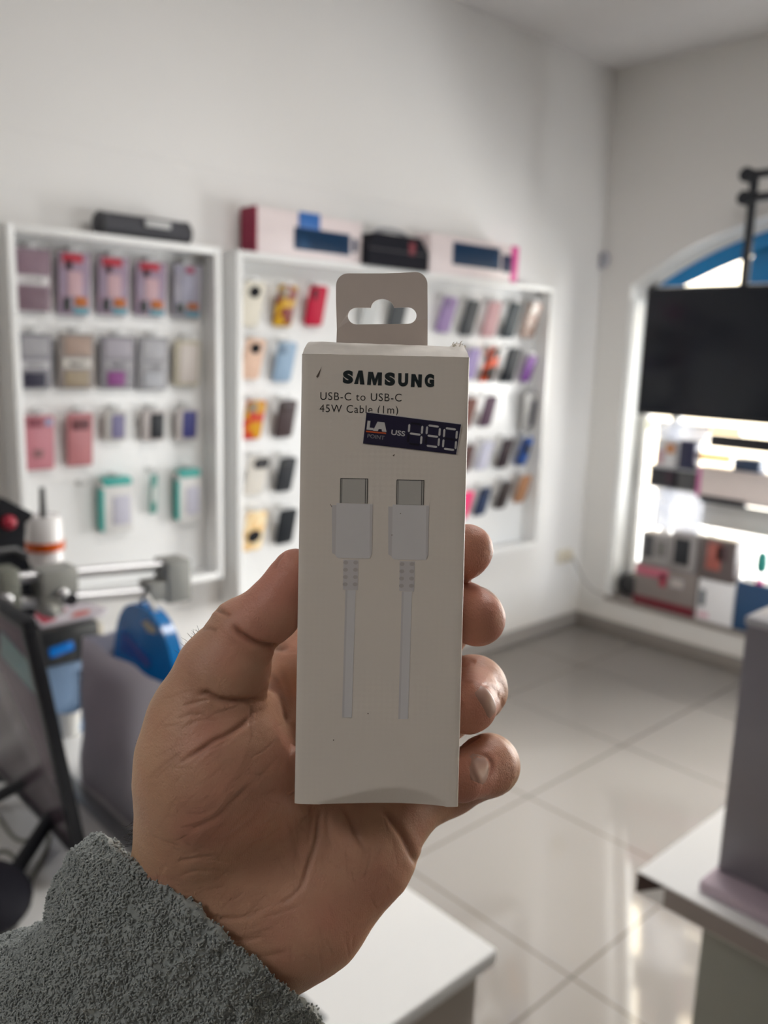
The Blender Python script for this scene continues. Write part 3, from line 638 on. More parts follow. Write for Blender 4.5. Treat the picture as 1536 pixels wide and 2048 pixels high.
MB().lathe([(.018, 0), (.020, .01), (.006, .02), (.006, .05)], 18, T(3.97, c.y, zb)).build('foot', M_pink, t, world=True)
MB().lathe([(.006, .05), (.024, .06), (.028, .09), (.026, .14), (.012, .16), (.0005, .162)], 20, T(3.97, c.y, zb)).build('bottle_body', M_teal, t, world=True)
# clear film of crumpled white packing
M_crinkle = bpy.data.materials.new('crinkled_clear_plastic'); M_crinkle.use_nodes = True; nt = M_crinkle.node_tree
b_ = nt.nodes['Principled BSDF']; b_.inputs['Base Color'].default_value = (.78, .81, .88, 1); b_.inputs['Roughness'].default_value = .2
tl_ = nt.nodes.new('ShaderNodeBsdfTranslucent'); tl_.inputs[0].default_value = (.85, .88, .95, 1); tp_ = nt.nodes.new('ShaderNodeBsdfTransparent')
m1 = nt.nodes.new('ShaderNodeMixShader'); m1.inputs[0].default_value = .6; nt.links.new(b_.outputs[0], m1.inputs[1]); nt.links.new(tl_.outputs[0], m1.inputs[2])
nz = nt.nodes.new('ShaderNodeTexNoise'); nz.inputs['Scale'].default_value = 60; nm_ = nt.nodes.new('ShaderNodeMapRange'); nm_.inputs[1].default_value = .45; nm_.inputs[2].default_value = .7; nm_.inputs[4].default_value = .6; nt.links.new(nz.outputs['Fac'], nm_.inputs[0])
m2 = nt.nodes.new('ShaderNodeMixShader'); nt.links.new(nm_.outputs[0], m2.inputs[0]); nt.links.new(m1.outputs[0], m2.inputs[1]); nt.links.new(tp_.outputs[0], m2.inputs[2])
nt.links.new(m2.outputs[0], nt.nodes['Material Output'].inputs[0])
def crumple(label, px, X, seed):
    yl, yr, zb, zt_ = rect_x(px, X); rnd = random.Random(seed)
    t = MB(); n, k = 16, 14; vs = []; fs = []
    for i in range(n+1):
        for j in range(k+1):
            vs.append((X+.03+.035*noise.noise(Vector((i*.5, j*.5, seed))), yl+(yr-yl)*i/n, zb+(zt_-zb)*j/k))
    for i in range(n):
        for j in range(k): a = i*(k+1)+j; fs.append((a, a+1, a+k+2, a+k+1))
    back = [(x+.04, y, z) for x, y, z in vs]; o = len(vs)
    t.add(vs, fs); t.add(back, [f[::-1] for f in fs])
    edge = []
    for i in range(n): edge += [(i*(k+1), (i+1)*(k+1), (i+1)*(k+1)+o, i*(k+1)+o), ((i+1)*(k+1)+k, i*(k+1)+k, i*(k+1)+k+o, (i+1)*(k+1)+k+o)]
    for j in range(k): edge += [(j+1, j, j+o, j+1+o), (n*(k+1)+j, n*(k+1)+j+1, n*(k+1)+j+1+o, n*(k+1)+j+o)]
    t.f += edge; t.m += [0]*len(edge)
    tag(t.build('crumpled_packaging', M_crinkle), label, 'packaging', 'crumpled white packaging in the window')
crumple('crumpled white packaging on the upper shelf right below the television', (1308, 846, 1408, 880), 3.97, 1)
crumple('crumpled white packaging above the headphone boxes', (1306, 985, 1392, 1064), 3.96, 5)
# ================================================================ LEFT COUNTER AND WHAT STANDS ON IT
CT = .75
t = thing('counter', 'white topped counter running from the bottom of the picture to the microscope', 'counter', (.1, 1.1, 0))
MB().box(-.75, .583, CT-.022, .764, 1.78, CT, .004).build('counter_top', M_white, t, world=True)
M_cb = mat('grey_beige_laminate', srgb('#a39a90'), .5)
MB().box(-.72, .60, 0.06, .746, 1.76, CT-.022, .002).build('cabinet_body', M_cb, t, world=True)
MB().box(.50, .635, CT, .527, 1.42, CT+.004, .0018).build('aluminium_strip', mat('grey_aluminium', (.30, .31, .32), .35, .5), t, world=True)
MB().box(-.70, .63, 0, .72, 1.74, .06, .002).build('plinth', M_base, t, world=True)
# ---- right counter
t = thing('corner_counter', 'white counter with a thick edge at the lower right', 'counter', (1.5, .0, 0))
c = on_z(1280, 1738, CT)
X0, Y1 = 1.052, .555
MB().box(X0, -.9, CT-.036, 2.0, Y1, CT, .001).build('counter_top', M_white, t, world=True)
MB().box(X0-.0012, -.9, CT-.034, X0+.0005, Y1-.045, CT-.003, .0003).build('front_edging', mat('grey_taupe_edging', srgb('#8f8682'), .45), t, world=True)
MB().poly([(Y1-.0005, CT-.035), (Y1-.0005, CT-.002), (Y1-.046, CT-.003)], .0012, Matrix(((0, 0, 1, X0-.001), (1, 0, 0, 0), (0, 1, 0, 0), (0, 0, 0, 1)))).build('bare_chipboard_corner', mat('dark_chipboard', (.05, .03, .025), .8), t, world=True)
pb = on_x(1405, 1850, X0+.12)
MB().box(X0+.12, -.88, 0, 1.96, pb.y, CT-.036, .002).build('cabinet_body', mat('grey_green_laminate', srgb('#8d8f88'), .5), t, world=True)
# ---- grey lilac stand on it
XG = 1.12
a = on_x(1478, 1245, XG); b = on_x(1447, 1742, XG)
t = thing('display_stand', 'tall grey violet stand with a lilac base on the right counter', 'display stand', (XG+.06, .3, CT))
M_lil = mat('grey_violet_laminate', srgb('#77737a'), .35)
yL = (a.y+b.y)/2
MB().box(XG, -.2, CT+.018, XG+.10, yL, a.z, .003).build('stand_body', M_lil, t, world=True)
MB().box(XG-.002, -.202, a.z, XG+.102, yL+.002, a.z+.012, .003).build('top_rim', mat('pale_grey_rim', srgb('#a4a4aa'), .3), t, world=True)
MB().box(XG-.045, -.25, CT+.0005, XG+.13, yL+.005, CT+.018, .004).build('base_plate', mat('lilac_plastic', srgb('#b9a9b4'), .3), t, world=True)

# ---- boom stand with twin rods
YR = 1.45
def yy(px, py, Y=YR): return on_y(px, py, Y)
M_clamp = mat('grey_cast_metal', srgb('#92938f'), .5, .1); M_chrome = mat('chrome_rod', (.50, .50, .51), .36, 1.)
t = thing('boom_stand', 'twin rod metal boom stand with grey clamps beside the microscope head', 'boom stand', (.49, YR, CT))
def xbox(px, d, nm, m, lb=None, parent=None, Y=YR, dy=0):
    cx, cz, w, h = wall_rect(*px, Y)
    o = MB().box(cx-w/2, Y-d/2+dy, cz-h/2, cx+w/2, Y+d/2+dy, cz+h/2, .004).build(nm, m, parent, world=True)
    if lb: o['label'] = lb
    return o
def bar(px0, px1, r, nm, m, parent, Y=YR, Y2=None):
    a = yy(*px0, Y); b = yy(*px1, Y2 or Y)
    return MB().tube([a, b], r, 20).build(nm, m, parent, world=True)
bar((25, 1157), (330, 1131), .0105, 'rod', M_chrome, t); bar((40, 1205), (330, 1181), .0105, 'rod', M_chrome, t)
xbox((72, 1133, 145, 1182), .06, 'clamp_block', M_clamp, None, t); xbox((76, 1182, 118, 1226), .05, 'clamp_foot', M_clamp, None, t)
xbox((322, 1116, 368, 1198), .06, 'end_block', M_clamp, None, t); xbox((288, 1160, 324, 1198), .05, 'end_block', M_clamp, None, t)
xbox((-6, 1135, 33, 1235), .05, 'left_block', mat('grey_green_cast', srgb('#75776f'), .5), None, t)
c = yy(130, 1192); MB().lathe([(.011, 0), (.012, .012), (.009, .03), (.0005, .031)], 18, frame(c+Vector((0, -.03, 0)), (1, 0, 0), (0, 0, -1))).build('locking_knob', M_black, t, world=True)
c = yy(112, 1178); MB().ball(c+Vector((0, -.03, 0)), .011).build('screw_head', M_metal, t, world=True)
MB().ball(yy(88, 1213)+Vector((0, -.035, 0)), .012).build('screw_head', M_clamp, t, world=True)
c = yy(12, 1200); MB().tube([(c.x, YR-.01, CT+.02), (c.x, YR-.01, c.z)], .014, 18).build('post', M_chrome, t, world=True)
MB().lathe([(.055, 0), (.055, .015), (.03, .02)], 28, T(c.x, YR-.01, CT+.0005)).build('foot_plate', M_black, t, world=True)
MB().ball(yy(2, 1190)+Vector((0, -.028, 0)), .012).build('side_screw', M_metal, t, world=True)
# ---- microscope head
YM = 1.50
t = thing('microscope', 'black microscope head with a red knob at the left edge', 'microscope', (yy(25, 1200, YM).x, YM, yy(25, 1235, YM).z))
pts = [(-30, 995), (12, 998), (38, 1012), (62, 1024), (72, 1030), (66, 1040), (56, 1048), (54, 1100), (60, 1120), (68, 1140), (76, 1235), (-30, 1235)]
w3 = [yy(x, y, YM) for x, y in pts]
MB().poly([(p.x, p.z) for p in w3], .09, Matrix(((1, 0, 0, 0), (0, 0, -1, YM+.10), (0, 1, 0, 0), (0, 0, 0, 1)))).build('head_housing', M_black, t, world=True, smooth=25)
MB().ball(yy(18, 1045, YM+.004), (.013, .012, .013)).build('focus_knob', mat('red_knob', srgb('#a02038'), .3), t, world=True)
MB().tube([yy(-10, 1104, YM+.006), yy(30, 1098, YM+.006), yy(55, 1112, YM+.006)], .006, 10).build('cable_sleeve', mat('dark_grey_rubber', (.06, .06, .065), .4), t, world=True)
# ---- white cylinder with an orange band
YC = 1.70
c0 = yy(93, 1148, YC); z1_ = yy(93, 1030, YC).z; rr = (yy(128, 1060, YC).x-yy(58, 1060, YC).x)/2
t = thing('white_canister', 'white canister with an orange band behind the grey clamp', 'canister', (c0.x, YC, CT))
MB().lathe([(rr, 0), (rr, z1_-CT-.008), (rr*.9, z1_-CT), (.001, z1_-CT)], 36, T(c0.x, YC, CT+.0005)).build('canister_body', mat('glossy_white_plastic', (.80, .78, .78), .15), t, world=True)
zo0, zo1 = yy(93, 1097, YC).z, yy(93, 1080, YC).z
MB().lathe([(rr+.003, zo0), (rr+.003, zo1)], 36, T(c0.x, YC, 0)).build('orange_band', mat('amber_band', srgb('#d05a14'), .2), t, world=True)
MB().tube([(c0.x-.008, YC-.02, z1_-.002), (yy(84, 972, YC-.02).x, YC-.02, yy(84, 972, YC).z)], [.008, .0055], 12).build('nozzle', mat('grey_rubber_tube', (.12, .12, .12), .5), t, world=True)
MB().ball((yy(92, 1035, YC-.02).x, YC-rr*.6, z1_+.001), .008).build('steel_ball', M_chrome, t, world=True)
# ---- soldering station (black top, blue display, light blue crate below)
YS = 1.50
x0 = yy(88, 1280, YS).x; x1 = yy(205, 1280, YS).x; zt1 = yy(120, 1258, YS).z; zm = yy(120, 1332, YS).z
t = thing('repair_station', 'black repair station with a glowing blue display standing on the light blue organiser', 'electronic station', ((x0+x1)/2, YS+.08, zm))
MB().box(x0-.04, YS, zm+.0005, x1-.005, YS+.12, zt1, .006).build('station_body', mat('black_station_plastic', (.022, .025, .028), .35), t, world=True)
cx, cz, w, h = wall_rect(98, 1288, 148, 1308, YS)
MB().slab(w, h, .003, .004, .001, T(cx, YS-.001, cz) @ AXW @ RZ(.15)).build('display', mat('blue_display', (.0, .10, .35), .2, emit=.35, emit_col='#0078d8'), t, world=True)
MB().box(x1-.03, YS+.02, zm+.02, x1+.012, YS+.10, zt1-.012, .004).build('beige_side_block', M_cream, t, world=True)
t = thing('organiser_case', 'light blue plastic organiser with rows of slots, left of the grey bag', 'organiser', ((x0+x1)/2, YS+.06, CT))
MB().box(x0-.02, YS+.005, CT+.0005, x1-.01, YS+.125, zm, .005).build('organiser_body', mat('light_blue_plastic', srgb('#7f9cc0'), .4), t, world=True)
m = MB()
for i in range(3):
    for j in range(6):
        a = yy(166+i*9, 1348+j*17, YS)
        m.slab(.010, .014, .004, .002, .0008, T(a.x, YS+.004, a.z) @ AXW)
m.build('slot_grid', mat('slot_blue_grey', srgb('#41546e'), .5), t, world=True)
# ---- tray with red cards on top of the station
t = thing('card_tray', 'white tray with red and pink cards lying on the black station', 'tray', ((x0+x1)/2, YS+.05, zt1))
zt2 = zt1+.0006
quad = [on_z(px, py, zt1) for px, py in ((82, 1258), (50, 1228), (150, 1206), (215, 1222), (206, 1232))]
MB().poly([(p.x, p.y) for p in quad], .006, T(0, 0, zt2)).build('tray_body', mat('pale_lilac_plastic', srgb('#cfc9d2'), .3), t, world=True, smooth=0)
quad = [on_z(px, py, zt1+.006) for px, py in ((86, 1248), (66, 1230), (128, 1216), (133, 1222), (108, 1228), (112, 1240))]
MB().poly([(p.x, p.y) for p in quad], .0012, T(0, 0, zt2+.006)).build('red_card', mat('red_pink_card', srgb('#b82448'), .4), t, world=True, smooth=0)
quad = [on_z(px, py, zt1+.006) for px, py in ((142, 1236), (150, 1226), (178, 1221), (180, 1226), (165, 1232))]
MB().poly([(p.x, p.y) for p in quad], .0012, T(0, 0, zt2+.006)).build('coral_card', mat('coral_card', srgb('#c4584e'), .4), t, world=True, smooth=0)
# ---- small white cup
c = on_z(152, 1478, CT)
t = tag(MB().lathe([(.018, 0), (.024, .05), (.0235, .05), (.017, .003), (.0005, .003)], 24, T(0, 0, 0)).build('white_cup', mat('white_plastic_cup', (.75, .75, .73), .3)), 'small white plastic cup between the organiser and the grey bag', 'cup')
t.location = (c.x, c.y+.03, CT+.0005)
# ---- grey bag with the blue packet in it
def bagpt(px, py, X): p = on_x(px, py, X); return p
B0 = on_z(163, 1560, CT); B1 = on_z(275, 1690, CT)
xa, ya_ = B0.x, B0.y; xb_, yb_ = B1.x+.012, B1.y-.10
dirv = Vector((xb_-xa, yb_-ya_, 0)); Lb = dirv.length; dirv.normalize()
side = Vector((dirv.y, -dirv.x, 0)); side = side if side.x > 0 else -side
zt0 = on_x(186, 1290, .545).z
t = thing('paper_bag', 'grey violet paper bag standing on the left counter', 'bag', (xa+.05, (ya_+yb_)/2, CT))
m = MB(); n, k = 26, 22; vs = []; fs = []; dep = .10
def bag_front(u, v):
    p = Vector((xa, ya_, CT+.001)) + dirv*(Lb*u) + Vector((0, 0, (zt0-CT)*v + .012*v*u))
    w = .010*noise.noise(Vector((u*4, v*3, 3.3))) + .012*sin(pi*v)*sin(pi*u)
    return p - side*w + side*(.012*v)
front = [[bag_front(i/n, j/k) for j in range(k+1)] for i in range(n+1)]
backp = [[bag_front(i/n, j/k) + side*(dep*(1-.35*j/k)) for j in range(k+1)] for i in range(n+1)]
def gridadd(G, flip=False):
    o = len(m.v); a, b = len(G), len(G[0])
    m.v += [tuple(p) for r_ in G for p in r_]
    for i in range(a-1):
        for j in range(b-1):
            q = (o+i*b+j, o+(i+1)*b+j, o+(i+1)*b+j+1, o+i*b+j+1); m.f.append(q[::-1] if flip else q); m.m.append(0)
gridadd(front, True); gridadd(backp)
gridadd([front[0], [ (front[0][j]+backp[0][j])/2 + dirv*(.012*j/k) for j in range(k+1)], backp[0]], True)
gridadd([front[n], [ (front[n][j]+backp[n][j])/2 - dirv*(.012*j/k) for j in range(k+1)], backp[n]])
gridadd([[front[i][0] for i in range(n+1)], [backp[i][0] for i in range(n+1)]])
m.build('bag_body', mat('grey_violet_paper', srgb('#cbc9d4'), .6, bump=.3, bump_scale=30), t, world=True, smooth=60)
# arched blue packet
XPk = xa+.058
base = on_x(290, 1350, XPk); pw0 = on_x(226, 1300, XPk).y; pw1 = on_x(352, 1330, XPk).y; ztop = on_x(272, 1208, XPk).z
cy_ = (pw0+pw1)/2; hw = abs(pw0-pw1)/2; zb_ = on_x(290, 1345, XPk).z-.09
t = thing('blue_packet', 'blue round topped packet sticking out of the grey bag', 'packet', (XPk, cy_, zb_))
prof = [(cy_-hw, zb_), (cy_+hw*.98, zb_)] + [(cy_+hw*math.copysign(abs(cos(a))**.8, cos(a)), (ztop-.17) + .17*sin(a)**.75) for a in [pi*k_/24 for k_ in range(25)]]
MP = Matrix(((0, 0, 1, XPk), (1, 0, 0, 0), (0, 1, 0, 0), (0, 0, 0, 1)))
MB().poly(prof, .022, MP).build('packet_body', mat('glossy_blue_film', srgb('#0f74bd'), .2, noise_amt=.25, noise_scale=25), t, world=True, smooth=30)
def pquad(nm, pts, mt, dx=.0008):
    P_ = [on_x(x, y, XPk-dx) for x, y in pts]
    MB().poly([(p.y, p.z) for p in P_], .0008, Matrix(((0, 0, 1, XPk-dx), (1, 0, 0, 0), (0, 1, 0, 0), (0, 0, 0, 1)))).build(nm, mt, t, world=True, smooth=0)
pquad('cream_picture', ((283, 1246), (292, 1240), (312, 1258), (310, 1268), (296, 1264)), mat('cream_print', srgb('#b9b29a'), .4))
pquad('navy_band', ((243, 1262), (254, 1268), (300, 1320), (298, 1336), (240, 1300)), mat('royal_blue_print', srgb('#1550a8'), .3))
pquad('lettering_strip', ((248, 1272), (252, 1272), (298, 1328), (296, 1334)), mat('violet_print', srgb('#6c68a4'), .4), .0018)
MB().tube([(XPk+.011, cy_+.03, ztop-.004), (XPk+.011, cy_, ztop+.016), (XPk+.011, cy_-.03, ztop-.004)], .004, 8).build('white_hanger', mat('white_hanger_plastic', (.7, .7, .68), .4), t, world=True)
# ---- tilted screen on its stand
BR = on_z(154, 1722, CT+.03); BLd = on_z(14, 1572, CT+.03); d = (BLd-BR).normalized()
rtop = ray(44, 1246); s = ((BR-EYE).dot(d))/rtop.dot(d); TR = EYE + rtop*s
upv = (TR-BR); Ht = upv.length; upn = upv.normalized(); nrm = d.cross(upn)
if nrm.dot(EYE-BR) < 0: nrm = -nrm
Ws = .42
MS = frame(BR, d, upn)            # x along the foot edge away from the corner, y up the screen
zs = 1 if MS.to_3x3().col[2].dot(EYE-BR) > 0 else -1
t = thing('tilted_screen', 'black framed glossy screen tilted on a stand at the left edge', 'screen', MS)
m = MB(); bz = .015
m.box(0, 0, -.018*zs, Ws, bz, 0, .002); m.box(0, Ht-bz, -.018*zs, Ws, Ht, 0, .002)
m.box(0, bz, -.018*zs, bz*1.1, Ht-bz, 0, .002); m.box(Ws-bz, bz, -.018*zs, Ws, Ht-bz, 0, .002)
m.build('screen_frame', M_black, t)
def streak_mat():
    m = bpy.data.materials.new('purple_grey_glass'); m.use_nodes = True; nt = m.node_tree; b = nt.nodes['Principled BSDF']
    b.inputs['Base Color'].default_value = (.115, .085, .105, 1); b.inputs['Roughness'].default_value = .22; b.inputs['Specular IOR Level'].default_value = .35
    return m
MB().box(bz*1.05, bz, -.014*zs, Ws-bz, Ht-bz, -.002*zs, .0008).build('screen_glass', streak_mat(), t)
# teal stripe of the picture on screen
st = MB(); inv = MS.inverted()
def scr(px, py):
    r_ = ray(px, py); o_ = EYE-BR; nn = MS.to_3x3().col[2]; k_ = -(o_.dot(nn))/r_.dot(nn); p = inv @ (EYE + r_*k_); return (p.x, p.y)
st.poly([scr(*q) for q in ((0, 1262), (0, 1312), (70, 1392), (64, 1335))], .0006, T(0, 0, -.0016 if zs > 0 else .001)).build('teal_stripe', mat('teal_screen_stripe', srgb('#0a5a60'), .15), t, smooth=0)
# stand legs
a = on_z(18, 1762, CT+.012); b_ = MS @ Vector((.10, .03, -.02*zs))
MB().tube([a, b_], .011, 12).build('stand_leg', M_black, t, world=True)
a2 = on_z(-40, 1612, CT+.012)
MB().tube([a2, MS @ Vector((.16, .06, -.02*zs))], .010, 12).build('stand_leg', M_black, t, world=True)
MB().ball(BR+Vector((0, 0, -.012)), (.014, .014, .017)).build('rubber_foot', mat('black_rubber', 0), t, world=True)
# ---- black pouch with a red spot in the corner, and loose cables
c = on_z(-20, 1840, CT)
t = thing('black_pouch', 'black padded pouch with a red spot at the lower left edge', 'pouch', (c.x, c.y, CT))
MB().ball((c.x-.01, c.y, CT+.036), (.062, .075, .035)).build('pouch_body', M_bag, t, world=True)
p = on_z(0, 1772, CT+.06); MB().ball((p.x, p.y-.01, CT+.052), (.012, .014, .006)).build('red_patch', mat('red_patch', srgb('#a01830'), .5), t, world=True)
M_cab = mat('grey_green_cable', srgb('#6d6e64'), .5)
def cable(label, px, r):
    P_ = [on_z(x, y, CT+r+.0008) for x, y in px]; out = []
    for i in range(len(P_)-1):
        p0, p1, p2, p3 = P_[max(i-1, 0)], P_[i], P_[i+1], P_[min(i+2, len(P_)-1)]
        for k_ in range(8):
            u = k_/8; out.append(.5*((2*p1)+(p2-p0)*u+(2*p0-5*p1+4*p2-p3)*u*u+(3*p1-p0-3*p2+p3)*u**3))
    out.append(P_[-1]); tag(MB().tube(out, r, 8).build('loose_cable', M_cab), label, 'cable', 'loose cables on the left counter')
cable('grey cable running under the tilted screen to the stand leg', ((-30, 1600), (0, 1640), (25, 1672), (48, 1682), (70, 1670), (100, 1650)), .0028)
cable('looped grey cable beside the sleeve', ((-10, 1705), (12, 1703), (30, 1718), (38, 1745), (25, 1775), (10, 1790)), .0028)
cable('grey green cable coming down from the screen towards the pouch', ((100, 1672), (92, 1700), (75, 1735), (62, 1760), (58, 1785), (40, 1815), (30, 1850)), .0034)
cable('thin grey cable curled around the stand leg', ((60, 1762), (45, 1755), (36, 1762), (30, 1780), (20, 1790)), .0024)
# ================================================================ THE CABLE BOX IN THE HAND
TL, TR_, BR_, BL_ = at(609, 707, .2275), at(942, 715, .2275), at(911, 1614, .2330), at(586, 1608, .2330)
bx = ((TR_-TL) + (BR_-BL_)).normalized(); by = ((TL-BL_) + (TR_-BR_)); by = (by - bx*by.dot(bx)).normalized(); bz_ = bx.cross(by)
BO = (TL+TR_+BR_+BL_)/4
MBX = frame(BO, bx, by)           # Z points at the viewer
if MBX.to_3x3().col[2].dot(EYE-BO) < 0: raise RuntimeError('box frame')
def bp(px, py, z=0.):
    r_ = ray(px, py); n_ = MBX.to_3x3().col[2]; o_ = EYE-(BO+n_*z); k_ = -(o_.dot(n_))/r_.dot(n_)
    p = MBX.inverted() @ (EYE + r_*k_); return (p.x, p.y)
INVB = MBX.inverted()
BWt = (TR_-TL).length; BWb = (BR_-BL_).length; BH = ((TL-BL_).length + (TR_-BR_).length)/2; BW = (BWt+BWb)/2; BD = .0185
M_card = bpy.data.materials.new('white_printed_card'); M_card.use_nodes = True
nt = M_card.node_tree; b = nt.nodes['Principled BSDF']; tc = nt.nodes.new('ShaderNodeTexCoord')
mp = nt.nodes.new('ShaderNodeMapping'); mp.inputs['Rotation'].default_value = (0, 0, radians(45)); nt.links.new(tc.outputs['Object'], mp.inputs[0])
ck = nt.nodes.new('ShaderNodeTexChecker'); ck.inputs['Scale'].default_value = 900; nt.links.new(mp.outputs[0], ck.inputs[0])
ck.inputs['Color1'].default_value = (.735, .685, .635, 1); ck.inputs['Color2'].default_value = (.728, .678, .629, 1)
n = nt.nodes.new('ShaderNodeTexNoise'); n.inputs['Scale'].default_value = 60; n.inputs['Detail'].default_value = 5; nt.links.new(tc.outputs['Object'], n.inputs[0])
mx = nt.nodes.new('ShaderNodeMix'); mx.data_type = 'RGBA'; mx.blend_type = 'MULTIPLY'; mx.inputs[0].default_value = .06
nt.links.new(ck.outputs[0], mx.inputs[6]); nt.links.new(n.outputs['Fac'], mx.inputs[7]); nt.links.new(mx.outputs[2], b.inputs['Base Color'])
b.inputs['Roughness'].default_value = .38
bpn = nt.nodes.new('ShaderNodeBump'); bpn.inputs['Strength'].default_value = .10; bpn.inputs['Distance'].default_value = .0001
nt.links.new(ck.outputs['Fac'], bpn.inputs['Height']); nt.links.new(bpn.outputs[0], b.inputs['Normal'])
box = thing('cable_box', 'slim white cable box with hang tab and dark price sticker held upright in the hand', 'box', MBX)
# body: front grid with the pushed in half moon at its foot, softly rounded long edges
m = MB(); nu, nv = 48, 120
def xl(v): return (-BWb/2*(1-v) - BWt/2*v)
arc = [bp(x, y) for x, y in ((640, 1604), (690, 1592), (750, 1578), (800, 1574), (850, 1584), (890, 1604))]
def arc_y(x):
    if x <= arc[0][0] or x >= arc[-1][0]: return -1
    for i in range(len(arc)-1):
        if arc[i][0] <= x <= arc[i+1][0]:
            f_ = (x-arc[i][0])/(arc[i+1][0]-arc[i][0]); return arc[i][1]*(1-f_)+arc[i+1][1]*f_
def fz(x, y):
    z = -.00035*abs(2*x/BW)**24
    ay = arc_y(x)
    if ay != -1 and y < ay: z -= min(.0022, (ay-y)*.42)
    return z
def col(u):   # denser columns near the long edges
    return .5 - .5*cos(pi*u) if True else u
G = []
for i in range(nu+1):
    u = col(i/nu); c_ = []
    for j in range(nv+1):
        v = j/nv; v = v**1.35
        x = xl(v)*(1-2*u); y = -BH/2 + BH*v; c_.append((x, y, fz(x, y)))
    G.append(c_)
def grid(G, flip=False):
    o = len(m.v); a, b_ = len(G), len(G[0]); m.v += [p for r_ in G for p in r_]
    for i in range(a-1):
        for j in range(b_-1):
            q = (o+i*b_+j, o+(i+1)*b_+j, o+(i+1)*b_+j+1, o+i*b_+j+1); m.f.append(q[::-1] if flip else q); m.m.append(0)
grid(G)
Lf, Rf = G[0], G[-1]
def sh(p, dx, dz): return (p[0]+dx, p[1], dz)
r4 = [(0, 0), (.0002, -.0003), (.00025, -.0007)]
grid([[sh(p, 0, p[2]) for p in Rf], [sh(p, .00018, -.0006) for p in Rf], [sh(p, .0001, -BD*.5) for p in Rf], [sh(p, 0, -BD) for p in Rf]])
grid([[sh(p, 0, p[2]) for p in Lf], [sh(p, -.00018, -.0006) for p in Lf], [sh(p, -.0001, -BD*.5) for p in Lf], [sh(p, 0, -BD) for p in Lf]], True)
grid([[sh(p, 0, -BD) for p in Lf], [sh(p, 0, -BD) for p in Rf]], True)
grid([[c_[0] for c_ in G], [(c_[0][0], c_[0][1], -BD) for c_ in G]])
body = m.build('box_body', M_card, box, smooth=40)
# top flap: rises towards the back, worn rear right corner
m = MB(); Gt = []
for i in range(41):
    u = i/40; x = -BWt/2*(1-2*u); c_ = []
    for j in range(9):
        v = j/8; y = BH/2 + .0058*sin(v*pi/2)**.8 * (1-.12*u); xx = x*(1-.055*v)
        y += .00018*noise.noise(Vector((x*300, v*3, 2)))
        if u > .93 and v > .3: y += .0009*noise.noise(Vector((x*1500, v*9, 4)))+.0004
        c_.append((xx, y, -.0001-BD*.96*v))
    Gt.append(c_)
grid(Gt)
side = [(-BWt/2, BH/2, -.0001)] + [p for p in Gt[0][1:]] + [(-BWt/2*.98, BH/2, -BD*.97)]
o = len(m.v); m.v += side; m.f.append(tuple(range(o, o+len(side)))); m.m.append(0)
side = [(BWt/2, BH/2, -.0001)] + [p for p in Gt[-1][1:]] + [(BWt/2*.98, BH/2, -BD*.97)]
o = len(m.v); m.v += side; m.f.append(tuple(range(o, o+len(side)))[::-1]); m.m.append(0)
grid([[c_[-1] for c_ in Gt], [(c_[-1][0], BH/2-.004, -BD) for c_ in Gt]])
m.build('top_flap', mat('worn_white_card', (.74, .70, .66), .55, noise_amt=.10, noise_scale=300), box, smooth=50)
# torn paper fibres at the rear right corner
m = MB(); rnd = random.Random(4); cc = bp(925, 703, -BD*.6)
for k in range(26):
    x = cc[0]+rnd.uniform(-.003, .0012); z = -BD*rnd.uniform(.45, .9); y = BH/2+.0045+rnd.uniform(-.0006, .0004); a = rnd.uniform(-1, 1)
    L = rnd.uniform(.0005, .0013)
    m.tube([(x, y, z), (x+L*.5*a, y+L*.7, z), (x+L*a, y+L, z+L*.3)], [.00016, .00012, .00005], 5)
m.build('torn_fibres', mat('torn_paper', (.72, .67, .58), .8), box)
# hang tab with its hole
zt_ = -BD*.98
def bt(px, py): return bp(px, py, zt_)
outer = []
def arcpts(cx, cy, rx, ry, a0, a1, n=10): return [(cx+rx*cos(a0+(a1-a0)*k/n), cy-ry*sin(a0+(a1-a0)*k/n)) for k in range(n+1)]
o_px = [(672, 705), (674, 660), (672, 600)] + arcpts(696, 571, 24, 25, pi, pi/2) + [(765, 546), (800, 545)] + arcpts(831, 569, 24, 26, pi/2, 0) + [(855, 640), (855, 700)]
h_px = arcpts(713, 633, 17, 17, 3*pi/2, pi/2, 10) + [(738, 616)] + arcpts(765, 618, 23, 20, pi*.97, .03*pi, 14) + [(790, 616)] + arcpts(816, 632, 17, 17, pi/2, -pi/2, 10)
O2 = [bt(*p) for p in o_px]; H2 = [bt(*p) for p in h_px]
import mathutils
from mathutils.geometry import tessellate_polygon
polys = [[Vector((x, y, 0)) for x, y in O2], [Vector((x, y, 0)) for x, y in H2]]
tri = tessellate_polygon(polys); allp = O2+H2; nO = len(O2)
m = MB(); tt = .00055; N_ = len(allp)
ytab0 = min(p[1] for p in O2); ytab1 = max(p[1] for p in O2)
def tz(y):   # the tab leans: crease below the hole
    f_ = (y-ytab0)/(ytab1-ytab0); return zt_ + (.0012*(f_/.38) if f_ < .38 else .0012 - .0028*(f_-.38))
vs = [(x, y, tz(y)) for x, y in allp] + [(x, y, tz(y)-tt) for x, y in allp]; fs = []
for a_, b_, c_ in tri:
    A, B_, C_ = Vector(allp[a_]), Vector(allp[b_]), Vector(allp[c_])
    if (B_-A).cross(C_-A) < 0: b_, c_ = c_, b_
    fs.append((a_, b_, c_)); fs.append((a_+N_, c_+N_, b_+N_))
for rg in (range(nO), range(nO, N_)):
    L_ = list(rg)
    for i in range(len(L_)): j = L_[(i+1) % len(L_)]; fs.append((L_[i], j, j+N_, L_[i]+N_))
